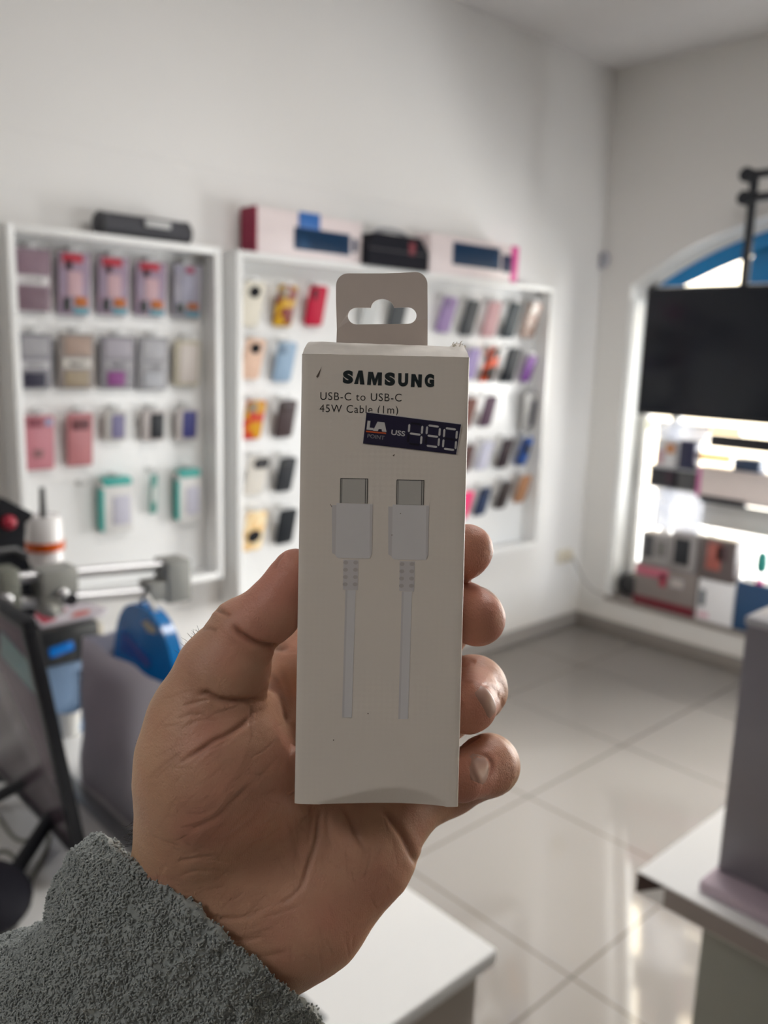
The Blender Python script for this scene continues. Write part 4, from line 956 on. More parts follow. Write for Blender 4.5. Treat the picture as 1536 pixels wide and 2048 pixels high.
m.add(vs, fs); m.build('hang_tab', mat('warm_grey_card', (.52, .455, .42), .5, noise_amt=.03, noise_scale=200), box, smooth=0)
# ---- printing
M_ink = mat('black_green_ink', (.010, .018, .022), .4); M_ink2 = mat('dark_grey_ink', (.03, .028, .028), .5)
ZP = .00003
def polyprint(mb, pts, z=ZP, t=.00005): mb.poly([bp(x, y) for x, y in pts], t, T(0, 0, z))
brand = MB()
def letter(txt, x0, x1, y0, y1, off):
    a = bp(x0, y0); b_ = bp(x1, y0); c_ = bp((x0+x1)/2, y1)
    fit_text(brand, txt, a[0], b_[0], (a[1]+b_[1])/2, .01, T(0, 0, ZP), offset=off, height=abs(c_[1]-a[1]), extrude=.00003)
# wordmark letters: x left, x right, baseline y
for ch, x0, x1, yb in (('S', 685.5, 706, 767.5), ('S', 769, 790, 771.5), ('U', 796, 816, 773), ('G', 849, 868, 774.5)):
    letter(ch, x0, x1, yb, yb-26.5, .0007)
polyprint(brand, [(734, 769.5), (736.5, 743.5), (746, 744), (749.8, 758), (755, 744.6), (764, 745), (763, 771), (755.6, 770.8), (756.4, 756), (751.4, 770.5), (746.6, 770.3), (743, 756), (741.4, 770)][::-1])
polyprint(brand, [(821.5, 774), (823, 748), (830.6, 748.3), (836.3, 761.5), (836.8, 748.6), (844, 749), (843, 775), (836, 774.7), (829.6, 761), (829, 774.3)][::-1])
polyprint(brand, [(708, 768), (717, 741), (725, 741), (729, 769), (720, 769), (718.5, 753), (716, 768)][::-1])
brand.build('brand_lettering', M_ink, box, smooth=0)
txt = MB()
def line(s, x0, x1, yb, h, ybr=None, cap='USB'):
    a = bp(x0, yb); b_ = bp(x1, ybr or yb); c_ = bp(x0, yb-h); ang = math.atan2(b_[1]-a[1], b_[0]-a[0])
    L_ = sqrt((b_[0]-a[0])**2+(b_[1]-a[1])**2); vs, fs = text_mb(s, 1., .0, 1.12, .0); xs = [v[0] for v in vs]
    capv, _ = text_mb('S', 1., .004, 1, 0); ch = max(v[1] for v in capv)
    sx = L_/(max(xs)-min(xs)); sy = abs(c_[1]-a[1])/ch
    txt.add([((v[0]-min(xs))*sx, v[1]*sy, v[2]) for v in vs], fs, T(a[0], a[1], ZP+.00003) @ RZ(ang))
line('USB-C to USB-C', 640.5, 803, 799.5, 15.5, 803)
line('45W Cable (1m)', 639, 796, 824, 15.5, 827.5)
txt.build('product_text', M_ink2, box, smooth=0)
# ---- printed picture of the two plugs
M_pmetal = mat('printed_silver', (.46, .455, .44), .4); M_pline = mat('printed_dark_line', (.10, .095, .09), .4)
M_pwhite = mat('printed_cool_white', (.64, .635, .66), .4, noise_amt=.03, noise_scale=120); M_pshade = mat('printed_lilac_grey', (.56, .545, .565), .4); M_pdot = mat('printed_dot', (.45, .425, .43), .4)
def plug(xo, yo, tp):
    q = lambda L: [(x+xo, y+yo) for x, y in L]
    a = MB(); polyprint(a, q([(681, 957), (735, 957.5), (734.5, 1007), (680, 1006)])[::-1]); o = a.build('printed_connector', M_pmetal, box, smooth=0)
    l = MB()
    for s in (((681, 956), (736, 957), (736, 958.6), (681, 957.6)), ((680.5, 957), (682.3, 957), (681.3, 1006), (679.5, 1006)), ((683.5, 958), (684.6, 958), (683.6, 1006), (682.6, 1006)), ((730.6, 958), (732.2, 958), (731.2, 1007), (729.6, 1007)), ((734.3, 958), (736, 958), (735, 1007), (733.4, 1007))):
        l.poly([bp(x+xo, y+yo) for x, y in s][::-1], .00003, T(0, 0, ZP+.00004))
    l.build('printed_connector_outline', M_pline, box, smooth=0)
    b2 = MB(); polyprint(b2, q([(673, 1006), (745, 1008), (743, 1108), (739, 1117), (676, 1116), (671, 1112)])[::-1]); b2.build('printed_plug', M_pwhite, box, smooth=0)
    s2 = MB(); polyprint(s2, q([(664, 1010), (673, 1010), (671, 1110), (664, 1106)])[::-1], ZP-.00002); polyprint(s2, q([(740, 1009), (745.5, 1009), (743.5, 1107), (739.5, 1116), (739, 1100)])[::-1], ZP+.00004); s2.build('printed_plug_shade', M_pshade, box, smooth=0)
    c2 = MB(); polyprint(c2, q([(687, 1119), (717, 1120), (715.5, 1180), (686, 1179)])[::-1]); c2.build('printed_strain_relief', M_pshade, box, smooth=0)
    d = MB()
    for k in range(4):
        for xx in (691.5, 711.5):
            cx_, cy_ = xx+xo-.4*k, 1125+yo+14.5*k
            d.poly([bp(cx_+5*cos(a_), cy_+4*sin(a_)) for a_ in [-2*pi*i/12 for i in range(12)]], .00003, T(0, 0, ZP+.00004))
    d.build('printed_dots', M_pdot, box, smooth=0)
    e2 = MB(); polyprint(e2, q([(691, 1180), (711.5, 1180), (703.5, 1435), (684, 1435)])[::-1]); e2.build('printed_cord', M_pwhite, box, smooth=0)
    g2 = MB(); g2.poly([bp(x+xo, y+yo) for x, y in ((691, 1180), (695, 1180), (688, 1435), (684, 1435))][::-1], .00003, T(0, 0, ZP+.00004)); g2.build('printed_cord_shade', M_pshade, box, smooth=0)
plug(0, 0, 0); plug(112.5, 3.0, 0)
# scuffs on the card
SCM = mat('brown_scuff', (.12, .09, .07), .7)
def polyscuff(pts):
    a = MB(); polyprint(a, pts, ZP); a.build('scuff_mark', SCM, box, smooth=0)
for pts_ in ([(632.5, 753), (636, 747), (641, 738), (643, 733), (641, 742), (638, 752), (634.5, 756)], [(785, 911), (788, 909), (790, 908), (788, 913)], [(660, 1008), (661, 1008), (664.5, 1014), (663, 1014)]): polyscuff(pts_[::-1])
for x, y in ((736, 1427), (690, 1321), (801, 1027), (784, 1070), (667, 1480)): polyscuff([(x+1.3*cos(a), y+1.1*sin(a)) for a in [-2*pi*i/8 for i in range(8)]])
# ---- price sticker
ZS = ZP+.00006
S4 = [bp(*p) for p in ((733, 825), (922, 849), (912, 909), (726, 887))]
stk = MB(); stk.poly(S4[::-1], .00012, T(0, 0, ZS)); st = stk.build('price_sticker', mat('dark_navy_sticker', (.018, .016, .045), .3), box, smooth=0); st['label'] = 'dark navy price sticker'
rim = MB()
for a_, b_ in ((0, 1), (1, 2)):
    p, q = Vector(S4[a_]), Vector(S4[b_]); d_ = (q-p).normalized(); n_ = Vector((-d_.y, d_.x))*.00022
    rim.poly([(p.x, p.y), (q.x, q.y), (q.x+n_.x, q.y+n_.y), (p.x+n_.x, p.y+n_.y)], .0001, T(0, 0, ZS))
rim.build('sticker_edge', mat('white_paper_edge', (.6, .58, .58), .5), st, smooth=0)
sx = (Vector(S4[1])-Vector(S4[0])).normalized(); sy = Vector((-sx.y, sx.x)); So = Vector(S4[3])
MST = Matrix(((sx.x, sy.x, 0, So.x), (sx.y, sy.y, 0, So.y), (0, 0, 1, ZS+.00013), (0, 0, 0, 1)))
IST = MST.inverted()
def sp(px, py): p = IST @ Vector((*bp(px, py), ZS+.00013)); return (p.x, p.y)
M_sw = mat('sticker_silver_print', (.55, .55, .56), .35); M_so = mat('sticker_orange_print', srgb('#c8582a'), .4); M_sg = mat('sticker_grey_print', (.26, .26, .28), .4)
w1 = MB()
def st_text(mb, s, x0, x1, y0, y1, off, shear=0):
    a = sp(x0, y0); b_ = sp(x1, y0); c_ = sp(x0, y1)
    fit_text(mb, s, a[0], b_[0], a[1], .01, MST, offset=off, height=abs(c_[1]-a[1]), extrude=.00002, shear=shear)
st_text(w1, 'L', 733, 747, 859, 841, .0006); 
def spoly(mb, pts, t=.00003): mb.poly([sp(x, y) for x, y in pts][::-1], t, MST)
spoly(w1, [(746, 861.5), (755, 843.5), (769, 845), (773, 864), (764, 863), (763.3, 858.5), (757.5, 858), (755.5, 862.3)])
w1.build('sticker_logo_letters', M_sw, st, smooth=0)
w2 = MB(); spoly(w2, [(732, 861.3), (772, 865.3), (772.2, 868.2), (732, 864.3)]); w2.build('sticker_orange_bar', M_so, st, smooth=0)
w3 = MB(); st_text(w3, 'POINT', 734.5, 769, 875.5, 867.5, .0001); w3.build('sticker_small_text', M_sg, st, smooth=0)
w4 = MB(); st_text(w4, 'USS', 782, 810, 869.5, 859, .0002); w4.build('sticker_currency_text', M_sw, st, smooth=0)
w5 = MB(); w6 = MB()
def digit(x0, y0, x1, y1, x2, y2, segs):
    """x0,y0 top left; x1,y1 top right; x2,y2 bottom left (px); segments a-g"""
    ex = Vector((x1-x0, y1-y0)); ey = Vector((x2-x0, y2-y0)); P0 = Vector((x0, y0))
    pt = lambda u, v: P0 + ex*u + ey*v
    def seg(p, q, w):
        d_ = (q-p); L_ = d_.length; d_.normalize(); n_ = Vector((-d_.y, d_.x))*w; g = d_*1.9; e = d_*(w+2.0)
        return [tuple(p+g), tuple(p+e+n_*1), tuple(q-e+n_*1), tuple(q-g), tuple(q-e-n_*1), tuple(p+e-n_*1)]
    S = {'a': (pt(0, 0), pt(1, 0)), 'b': (pt(1, 0), pt(1, .5)), 'c': (pt(1, .5), pt(1, 1)), 'd': (pt(0, 1), pt(1, 1)), 'e': (pt(0, .5), pt(0, 1)), 'f': (pt(0, 0), pt(0, .5)), 'g': (pt(0, .5), pt(1, .5))}
    for k, (p, q) in S.items():
        poly_ = [sp(*c_) for c_ in seg(p, q, 2.0)]
        ar = sum(poly_[i][0]*poly_[(i+1) % 6][1]-poly_[(i+1) % 6][0]*poly_[i][1] for i in range(6))
        if ar < 0: poly_ = poly_[::-1]
        (w5 if k in segs else w6).poly(poly_, .00003, MST)
digit(819, 846, 845, 849.5, 815.5, 887, 'fbgc'); digit(854.5, 850.5, 880, 854, 851, 891, 'fabgcd'); digit(889, 856, 914, 859.5, 885.5, 897, 'abcdef')
w5.build('price_digits', M_sw, st, smooth=0); w6.build('unlit_digit_segments', mat('sticker_black_segment', (.008, .008, .016), .3), st, smooth=0)
# ================================================================ HAND (signed distance model, camera independent once meshed)
# joints are written as (px, py, distance mm, radius px) and turned into real millimetre points
def J(px, py, d, rpx): return np.array([(px-768)/F*d, -(py-1024)/F*d, d, rpx*d/F])
def cone(P, a, b):
    A, B = a[:3], b[:3]; ab = B-A; t = np.clip(((P-A) @ ab)/(ab @ ab), 0, 1)
    return np.linalg.norm(P - A - t[:, None]*ab, axis=1) - (a[3] + (b[3]-a[3])*t)
def smin(a, b, k): h = np.maximum(k-np.abs(a-b), 0)/k; return np.minimum(a, b) - h*h*k*.25
def chain(P, js, k=2.):
    d = cone(P, js[0], js[1])
    for i in range(1, len(js)-1): d = smin(d, cone(P, js[i], js[i+1]), k)
    return d
PALM = [
 (J(520, 1880, 262, 112), J(600, 1800, 262, 128), 0), (J(600, 1800, 262, 128), J(712, 1690, 266, 112), 0), (J(712, 1690, 266, 112), J(770, 1620, 271, 88), 0),
 (J(400, 1790, 262, 118), J(520, 1880, 262, 108), 0), (J(400, 1790, 262, 118), J(600, 1800, 262, 122), 0),
 (J(440, 1720, 264, 120), J(640, 1400, 276, 84), 0), (J(500, 1740, 266, 120), J(700, 1440, 278, 84), 0), (J(560, 1760, 266, 118), J(740, 1520, 276, 82), 0),
 (J(440, 1720, 264, 125), J(600, 1640, 268, 118), 0),
]
THENAR = [J(370, 1740, 256, 100), J(398, 1640, 250, 112), J(428, 1530, 248, 138), J(410, 1435, 247, 106)]
THENAR2 = [J(428, 1530, 248, 138), J(500, 1560, 252, 96), J(520, 1680, 258, 90)]
THUMB = [J(410, 1440, 247, 104), J(446, 1345, 246, 91), J(487, 1265, 245, 66), J(541, 1224, 244, 58), J(591, 1143, 243, 45)]
WEB = [J(470, 1420, 256, 56), J(560, 1480, 270, 60), J(622, 1340, 284, 80), J(650, 1280, 288, 70)]
INDEX = [J(630, 1350, 284, 80), J(780, 1240, 283, 62), J(880, 1146, 272, 53), J(928, 1103, 258, 50), J(936, 1098, 256, 46)]
MIDDLE = [J(700, 1450, 278, 80), J(860, 1280, 290, 60), J(918, 1222, 276, 54), J(946, 1234, 256, 52), ]
MIDTIP = [J(930, 1207, 262, 40), J(958, 1238, 250, 49)]
RING = [J(740, 1530, 278, 80), J(880, 1420, 292, 62), J(948, 1376, 277, 63), J(938, 1412, 254, 54)]
PINKY = [J(765, 1620, 272, 82), J(900, 1572, 284, 55), J(978, 1530, 275, 57), J(972, 1532, 262, 57), J(925, 1556, 250, 47)]
FORE = [J(470, 1800, 262, 140), J(400, 1870, 263, 145), J(160, 2150, 264, 135)]
INVC = INVB @ Matrix(((RT.x, UP.x, fwd.x, EYE.x), (RT.y, UP.y, fwd.y, EYE.y), (RT.z, UP.z, fwd.z, EYE.z), (0, 0, 0, 1)))
IB = np.array(INVC)[:3, :]
def hand_raw(P):
    palm = cone(P, PALM[0][0], PALM[0][1])
    for a, b_, _ in PALM[1:]: palm = smin(palm, cone(P, a, b_), 9)
    palm = smin(palm, chain(P, THENAR, 8), 9); palm = smin(palm, chain(P, THENAR2, 8), 8); palm = smin(palm, chain(P, WEB, 5), 9)
    palm = smin(palm, chain(P, FORE, 10), 10)
    th = chain(P, THUMB, 2.5); d = smin(palm, th, 3.0)
    fi = None
    for ch in (INDEX, MIDDLE, RING, PINKY):
        c_ = chain(P, ch, 3.)
        if ch is MIDDLE: c_ = smin(c_, chain(P, MIDTIP, 2), 5)
        fi = c_ if fi is None else smin(fi, c_, .7)
    return smin(d, fi, 5)
def boxsdf(P):
    Q = P*.001 @ IB[:, :3].T + IB[:, 3]; Q = Q*1000.
    c_ = np.array([0, .3, -BD*500.]); hx, hy, hz = BW*500.+.12, BH*500.+.15, BD*500.+.12
    q = np.abs(Q-c_) - np.array([hx, hy, hz])
    return np.linalg.norm(np.maximum(q, 0), axis=1) + np.minimum(q.max(axis=1), 0)
def hand_sdf(P):
    d = hand_raw(P); b_ = boxsdf(P)
    return -smin(-d, b_, 1.2)          # the box pushes the flesh away where they touch
def surface_nets(fn, lo, hi, h):
    xs = [np.arange(lo[i], hi[i]+h, h) for i in range(3)]; sh = tuple(len(x) for x in xs)
    S = np.empty(sh, np.float32)
    YY, ZZ = np.meshgrid(xs[1], xs[2], indexing='ij')
    for i, x in enumerate(xs[0]):
        P = np.stack([np.full(YY.size, x), YY.ravel(), ZZ.ravel()], 1); S[i] = fn(P).reshape(sh[1:])
    neg = S < 0; c = [S[a:sh[0]-1+a, b_:sh[1]-1+b_, c_:sh[2]-1+c_] for a in (0, 1) for b_ in (0, 1) for c_ in (0, 1)]
    ng = [q < 0 for q in c]; cnt = sum(q.astype(np.int8) for q in ng); act = (cnt > 0) & (cnt < 8)
    idx = -np.ones(act.shape, np.int64); idx[act] = np.arange(act.sum())
    I = np.argwhere(act); acc = np.zeros((len(I), 3)); w = np.zeros(len(I))
    corners = np.array([(a, b_, c_) for a in (0, 1) for b_ in (0, 1) for c_ in (0, 1)], float); vals = np.stack([q[act] for q in c], 1)
    for e0 in range(8):
        for e1 in range(e0+1, 8):
            if np.abs(corners[e0]-corners[e1]).sum() != 1: continue
            v0, v1 = vals[:, e0], vals[:, e1]; cr = (v0 < 0) != (v1 < 0); t = np.where(cr, v0/np.where(cr, v0-v1, 1), 0)
            acc += np.where(cr[:, None], corners[e0] + t[:, None]*(corners[e1]-corners[e0]), 0); w += cr
    V = (I + acc/w[:, None])*h + np.array(lo)
    faces = []
    for ax in range(3):
        s0 = [slice(None)]*3; s1 = [slice(None)]*3; s0[ax] = slice(0, -1); s1[ax] = slice(1, None)
        A, B = neg[tuple(s0)], neg[tuple(s1)]; E = np.argwhere(A != B); u, v = (ax+1) % 3, (ax+2) % 3
        ok = (E[:, u] > 0) & (E[:, v] > 0) & (E[:, u] < sh[u]-1) & (E[:, v] < sh[v]-1); E = E[ok]
        du = np.zeros(3, int); dv = np.zeros(3, int); du[u] = 1; dv[v] = 1
        q = np.stack([idx[tuple((E-du-dv).T)], idx[tuple((E-dv).T)], idx[tuple(E.T)], idx[tuple((E-du).T)]], 1)
        flip = ~A[tuple(E.T)]; q[flip] = q[flip][:, ::-1]; faces.append(q)
    return V, np.concatenate(faces)
def subdivide(V, Q):
    e = np.sort(np.stack([Q, np.roll(Q, -1, 1)], 2).reshape(-1, 2), axis=1)
    ue, inv_ = np.unique(e, axis=0, return_inverse=True); inv_ = inv_.reshape(-1, 4)
    n0 = len(V); em = (V[ue[:, 0]]+V[ue[:, 1]])/2; fc = V[Q].mean(1)
    E = inv_ + n0; Fc = np.arange(len(Q)) + n0 + len(ue)
    out = np.concatenate([np.stack([Q[:, i], E[:, i], Fc, E[:, i-1]], 1) for i in range(4)])
    return np.concatenate([V, em, fc]), out
def grad(fn, P, e=.15):
    g = np.stack([fn(P+np.eye(3)[i]*e) - fn(P-np.eye(3)[i]*e) for i in range(3)], 1); return g/np.maximum(np.linalg.norm(g, axis=1, keepdims=True), 1e-9)
def project(fn, V, it=2):
    for _ in range(it):
        g = grad(fn, V); V = V - fn(V)[:, None]*g*.9
    return V
V, Q = surface_nets(hand_sdf, (-135, -190, 205), (48, 8, 318), 1.5)
V = project(hand_sdf, V, 2); V, Q = subdivide(V, Q); V = project(hand_sdf, V, 1)
# refine only what faces the viewer
V, Q = subdivide(V, Q); V = project(hand_sdf, V, 1)
N = grad(hand_sdf, V)
uv = np.stack([V[:, 0]/V[:, 2]*F+768, -V[:, 1]/V[:, 2]*F+1024], 1)      # where each skin point sits in the palm's plane
facing = np.clip(-(N*V).sum(1)/np.linalg.norm(V, axis=1), -1, 1)
front = np.clip((facing+.15)/.3, 0, 1)
def poly_dist(uv, pts, sub=8, mg=30):
    pts = np.array(pts, float); P = []
    for i in range(len(pts)-1):
        p0, p1, p2, p3 = pts[max(i-1, 0)], pts[i], pts[i+1], pts[min(i+2, len(pts)-1)]
        for k in range(sub):
            u = k/sub; P.append(.5*((2*p1)+(p2-p0)*u+(2*p0-5*p1+4*p2-p3)*u*u+(3*p1-p0-3*p2+p3)*u**3))
    P.append(pts[-1]); P = np.array(P)
    best = np.full(len(uv), 1e9); tt = np.zeros(len(uv)); n = len(P)-1
    lo, hi = P.min(0)-mg, P.max(0)+mg; s = ((uv > lo) & (uv < hi)).all(1); U = uv[s]; bb = np.full(len(U), 1e9); bt_ = np.zeros(len(U))
    for i in range(n):
        ab = P[i+1]-P[i]; t = np.clip(((U-P[i]) @ ab)/(ab @ ab+1e-9), 0, 1); d = np.linalg.norm(U-P[i]-t[:, None]*ab, axis=1)
        m_ = d < bb; bb[m_] = d[m_]; bt_[m_] = (i+t[m_])/n
    best[s] = bb; tt[s] = bt_; return best, tt
CREASES = [  # (points, depth mm, half width px)
 ([(466, 1250), (485, 1270), (515, 1288), (550, 1294), (580, 1296)], 1.8, 6), ([(425, 1218), (443, 1222), (462, 1232)], .9, 4), ([(402, 1258), (420, 1258), (434, 1264)], .5, 4), ([(540, 1345), (556, 1372), (574, 1410), (584, 1440)], .8, 8), ([(556, 1300), (575, 1305), (596, 1300)], .3, 4),
 ([(392, 1392), (414, 1387), (436, 1398), (470, 1402), (505, 1400), (530, 1398)], 1.2, 6), ([(365, 1412), (395, 1404), (420, 1398)], .35, 4), ([(500, 1400), (503, 1440), (505, 1488)], .45, 4),
 ([(352, 1530), (403, 1499), (430, 1480), (452, 1471), (485, 1449), (500, 1428)], .95, 5), ([(385, 1526), (415, 1502), (445, 1488), (475, 1466)], .3, 3),
 ([(352, 1440), (385, 1428), (415, 1432)], .25, 4), ([(360, 1460), (400, 1440), (440, 1442)], .22, 4),
 ([(368, 1664), (422, 1641), (468, 1600), (500, 1570)], .4, 5), ([(300, 1560), (330, 1530), (365, 1505)], .2, 5),
 ([(641, 1612), (636, 1650), (630, 1690), (614, 1740), (598, 1790)], .7, 5), ([(622, 1612), (620, 1650), (616, 1692)], .35, 4), ([(656, 1612), (655, 1660), (664, 1700)], .25, 5),
 ([(684, 1612), (700, 1640), (712, 1668), (734, 1712)], .6, 5), ([(764, 1612), (790, 1645), (808, 1672), (824, 1706), (835, 1735)], 1.6, 7), ([(838, 1700), (860, 1680), (890, 1636)], .4, 5),
 ([(405, 1832), (450, 1838), (495, 1833), (530, 1815)], .35, 5), ([(430, 1868), (480, 1880), (530, 1872)], .4, 6), ([(350, 1724), (400, 1716), (440, 1708)], .3, 4), ([(360, 1752), (400, 1742), (450, 1742)], .22, 4),
 ([(560, 1808), (585, 1792), (606, 1768)], .35, 4), ([(520, 1840), (560, 1826), (600, 1812)], .2, 5), ([(460, 1905), (520, 1915), (580, 1900)], .3, 6),
 ([(530, 1600), (500, 1640), (470, 1665), (430, 1690)], .25, 5), ([(570, 1640), (590, 1690), (600, 1740)], .25, 6),
 ([(925, 1336), (938, 1322), (952, 1322)], .5, 4), ([(930, 1490), (946, 1478), (960, 1470)], .5, 4),
 ([(1002, 1360), (1010, 1385), (1004, 1410)], .25, 3), ([(992, 1352), (1002, 1380), (998, 1405)], .25, 3),
 ([(958, 1372), (978, 1370), (996, 1388), (1004, 1412), (1002, 1442)], .45, 4), ([(936, 1514), (955, 1508), (976, 1514), (984, 1534), (968, 1568)], .6, 4), ([(936, 1520), (944, 1545), (956, 1566)], .35, 3), ([(550, 1140), (556, 1122), (568, 1108)], .5, 4), ([(558, 1330), (575, 1380), (585, 1450)], .5, 8),
]
disp = np.zeros(len(V)); dark = np.zeros(len(V))
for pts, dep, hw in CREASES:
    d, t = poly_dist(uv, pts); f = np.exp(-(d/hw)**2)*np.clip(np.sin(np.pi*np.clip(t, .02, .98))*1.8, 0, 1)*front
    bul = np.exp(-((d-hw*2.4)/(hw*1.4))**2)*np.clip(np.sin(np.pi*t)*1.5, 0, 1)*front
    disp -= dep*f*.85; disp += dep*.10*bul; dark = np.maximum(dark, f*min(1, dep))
for pts, dep, hw in (([(604, 1400), (606, 1500), (602, 1590)], 2.2, 36), ([(520, 1830), (600, 1850), (640, 1800)], 0., 30)):
    d, t = poly_dist(uv, pts, 8, 130); disp -= dep*np.exp(-(d/hw)**2)*front
rw = np.random.default_rng(11)
for k in range(150):       # short fine wrinkles of the palm
    cx_, cy_ = rw.uniform(310, 800), rw.uniform(1380, 1930)
    a_ = rw.normal(-.55, .35) if cx_ < 560 else rw.normal(1.35, .4); L_ = rw.uniform(10, 38); dx_, dy_ = cos(a_)*L_, sin(a_)*L_; bo = rw.uniform(-5, 5)
    d, t = poly_dist(uv, [(cx_-dx_, cy_-dy_), (cx_-dy_*.1*bo/5, cy_+dx_*.1*bo/5), (cx_+dx_, cy_+dy_)], 4)
    f = np.exp(-(d/2.6)**2)*np.clip(np.sin(np.pi*np.clip(t, .01, .99))*1.5, 0, 1)*front
    disp -= rw.uniform(.05, .16)*f; dark = np.maximum(dark, f*.22)
for k in range(14):        # hatching below the thumb
    o_ = 8*k; d, t = poly_dist(uv, [(395+o_*.9, 1470-o_*.55), (412+o_*.9, 1440-o_*.4), (440+o_*.8, 1420-o_*.2)], 4)
    f = np.exp(-(d/2.2)**2)*np.sin(np.pi*np.clip(t, .01, .99))*front; disp -= .10*f; dark = np.maximum(dark, f*.15)
# fine folds of the palm: short wrinkles across the creases
def vnoise(P, s, seed):
    """smooth value noise in numpy"""
    P = P*s + seed*17.3; i = np.floor(P).astype(np.int64); f = P-i; f = f*f*(3-2*f)
    def hsh(a): n = (a[:, 0]*73856093) ^ (a[:, 1]*19349663) ^ (a[:, 2]*83492791); n = (n ^ (n >> 13))*1274126177 & 0x7fffffff; return (n % 65536)/32768.-1
    r = 0
    for a in (0, 1):
        for b_ in (0, 1):
            for c_ in (0, 1):
                w = (f[:, 0] if a else 1-f[:, 0])*(f[:, 1] if b_ else 1-f[:, 1])*(f[:, 2] if c_ else 1-f[:, 2]); r = r + w*hsh(i+np.array([a, b_, c_]))
    return r
disp += .28*vnoise(V, .06, 3) + .10*vnoise(V, .2, 4) + .035*vnoise(V*np.array([1, 2.2, 1]), .8, 5)
contact = np.clip((boxsdf(V)-.3)/1.5, 0, 1); V = V + N*(disp*contact)[:, None]
# nail beds: press shallow seats for the nails
Wc = np.array([RT, UP, fwd]); VW = V*.001 @ Wc + np.array(EYE)
me = bpy.data.meshes.new('hand'); me.vertices.add(len(V)); me.vertices.foreach_set('co', VW.ravel().astype(np.float32))
me.loops.add(Q.size); me.loops.foreach_set('vertex_index', Q.ravel().astype(np.int32)); me.polygons.add(len(Q)); me.polygons.foreach_set('loop_start', (np.arange(len(Q))*4).astype(np.int32))
me.update(calc_edges=True); me.validate(); me.shade_smooth()
tips = [J(930, 1101, 257, 51), J(957, 1238, 250, 51), J(938, 1412, 254, 54), J(925, 1556, 250, 47), J(584, 1150, 243, 50)]
red = np.zeros(len(V))
for t_ in tips: red = np.maximum(red, np.exp(-(np.linalg.norm(V-t_[:3], axis=1)/15)**2))
hyp = J(640, 1830, 250, 1)[:3]; red = np.maximum(red, .2*np.exp(-(np.linalg.norm(V-hyp, axis=1)/22)**2)); hyp = J(500, 1600, 235, 1)[:3]; red = np.maximum(red, .45*np.exp(-(np.linalg.norm(V-hyp, axis=1)/14)**2))
# back and rim of the hand is tanned, palm is pinker
tan = np.clip(np.clip((.35-facing)/.6, 0, 1) + .55*np.clip((380-uv[:, 0])/110, 0, 1)*(uv[:, 1] < 1750), 0, 1)
for nm, arr in (('redness', red), ('crease', np.clip(dark, 0, 1)), ('tan', tan)):
    at_ = me.attributes.new(nm, 'FLOAT', 'POINT'); at_.data.foreach_set('value', arr.astype(np.float32))
M_skin = bpy.data.materials.new('skin'); M_skin.use_nodes = True; nt = M_skin.node_tree; b = nt.nodes['Principled BSDF']
def attr(n): a = nt.nodes.new('ShaderNodeAttribute'); a.attribute_name = n; return a.outputs['Fac']
def mixc(fac, a, c2):
    x = nt.nodes.new('ShaderNodeMix'); x.data_type = 'RGBA'
    if isinstance(fac, (int, float)): x.inputs[0].default_value = fac
    else: nt.links.new(fac, x.inputs[0])
    for i, v in ((6, a), (7, c2)):
        if isinstance(v, tuple): x.inputs[i].default_value = (*v, 1)
        else: nt.links.new(v, x.inputs[i])
    return x.outputs[2]
tc = nt.nodes.new('ShaderNodeTexCoord')
def ntex(s, d=4, mapping=None):
    n = nt.nodes.new('ShaderNodeTexNoise'); n.inputs['Scale'].default_value = s; n.inputs['Detail'].default_value = d; nt.links.new(tc.outputs['Object'], n.inputs[0]); return n.outputs['Fac']
SK0, SK1, SKR, SKT, SKC = (.50, .295, .20), (.43, .235, .16), (.56, .23, .18), (.55, .34, .205), (.18, .07, .045)
cr = nt.nodes.new('ShaderNodeMapRange'); cr.inputs[1].default_value = .35; cr.inputs[2].default_value = .65; nt.links.new(ntex(70), cr.inputs[0])
base = mixc(cr.outputs[0], SK0, SK1)
cr2 = nt.nodes.new('ShaderNodeMapRange'); cr2.inputs[1].default_value = .45; cr2.inputs[2].default_value = .75; cr2.inputs[4].default_value = .45; nt.links.new(ntex(45, 3), cr2.inputs[0])
base = mixc(cr2.outputs[0], base, SKR)
base = mixc(attr('tan'), base, SKT)
rm = nt.nodes.new('ShaderNodeMath'); rm.operation = 'MULTIPLY'; rm.inputs[1].default_value = .75; nt.links.new(attr('redness'), rm.inputs[0])
base = mixc(rm.outputs[0], base, SKR)
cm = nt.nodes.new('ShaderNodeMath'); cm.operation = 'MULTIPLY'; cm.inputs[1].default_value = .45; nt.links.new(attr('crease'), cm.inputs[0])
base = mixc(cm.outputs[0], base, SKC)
nt.links.new(base, b.inputs['Base Color']); b.inputs['Roughness'].default_value = .48; b.inputs['Specular IOR Level'].default_value = .35
b.inputs['Subsurface Weight'].default_value = .12; b.inputs['Subsurface Radius'].default_value = (1, .35, .2); b.inputs['Subsurface Scale'].default_value = .003
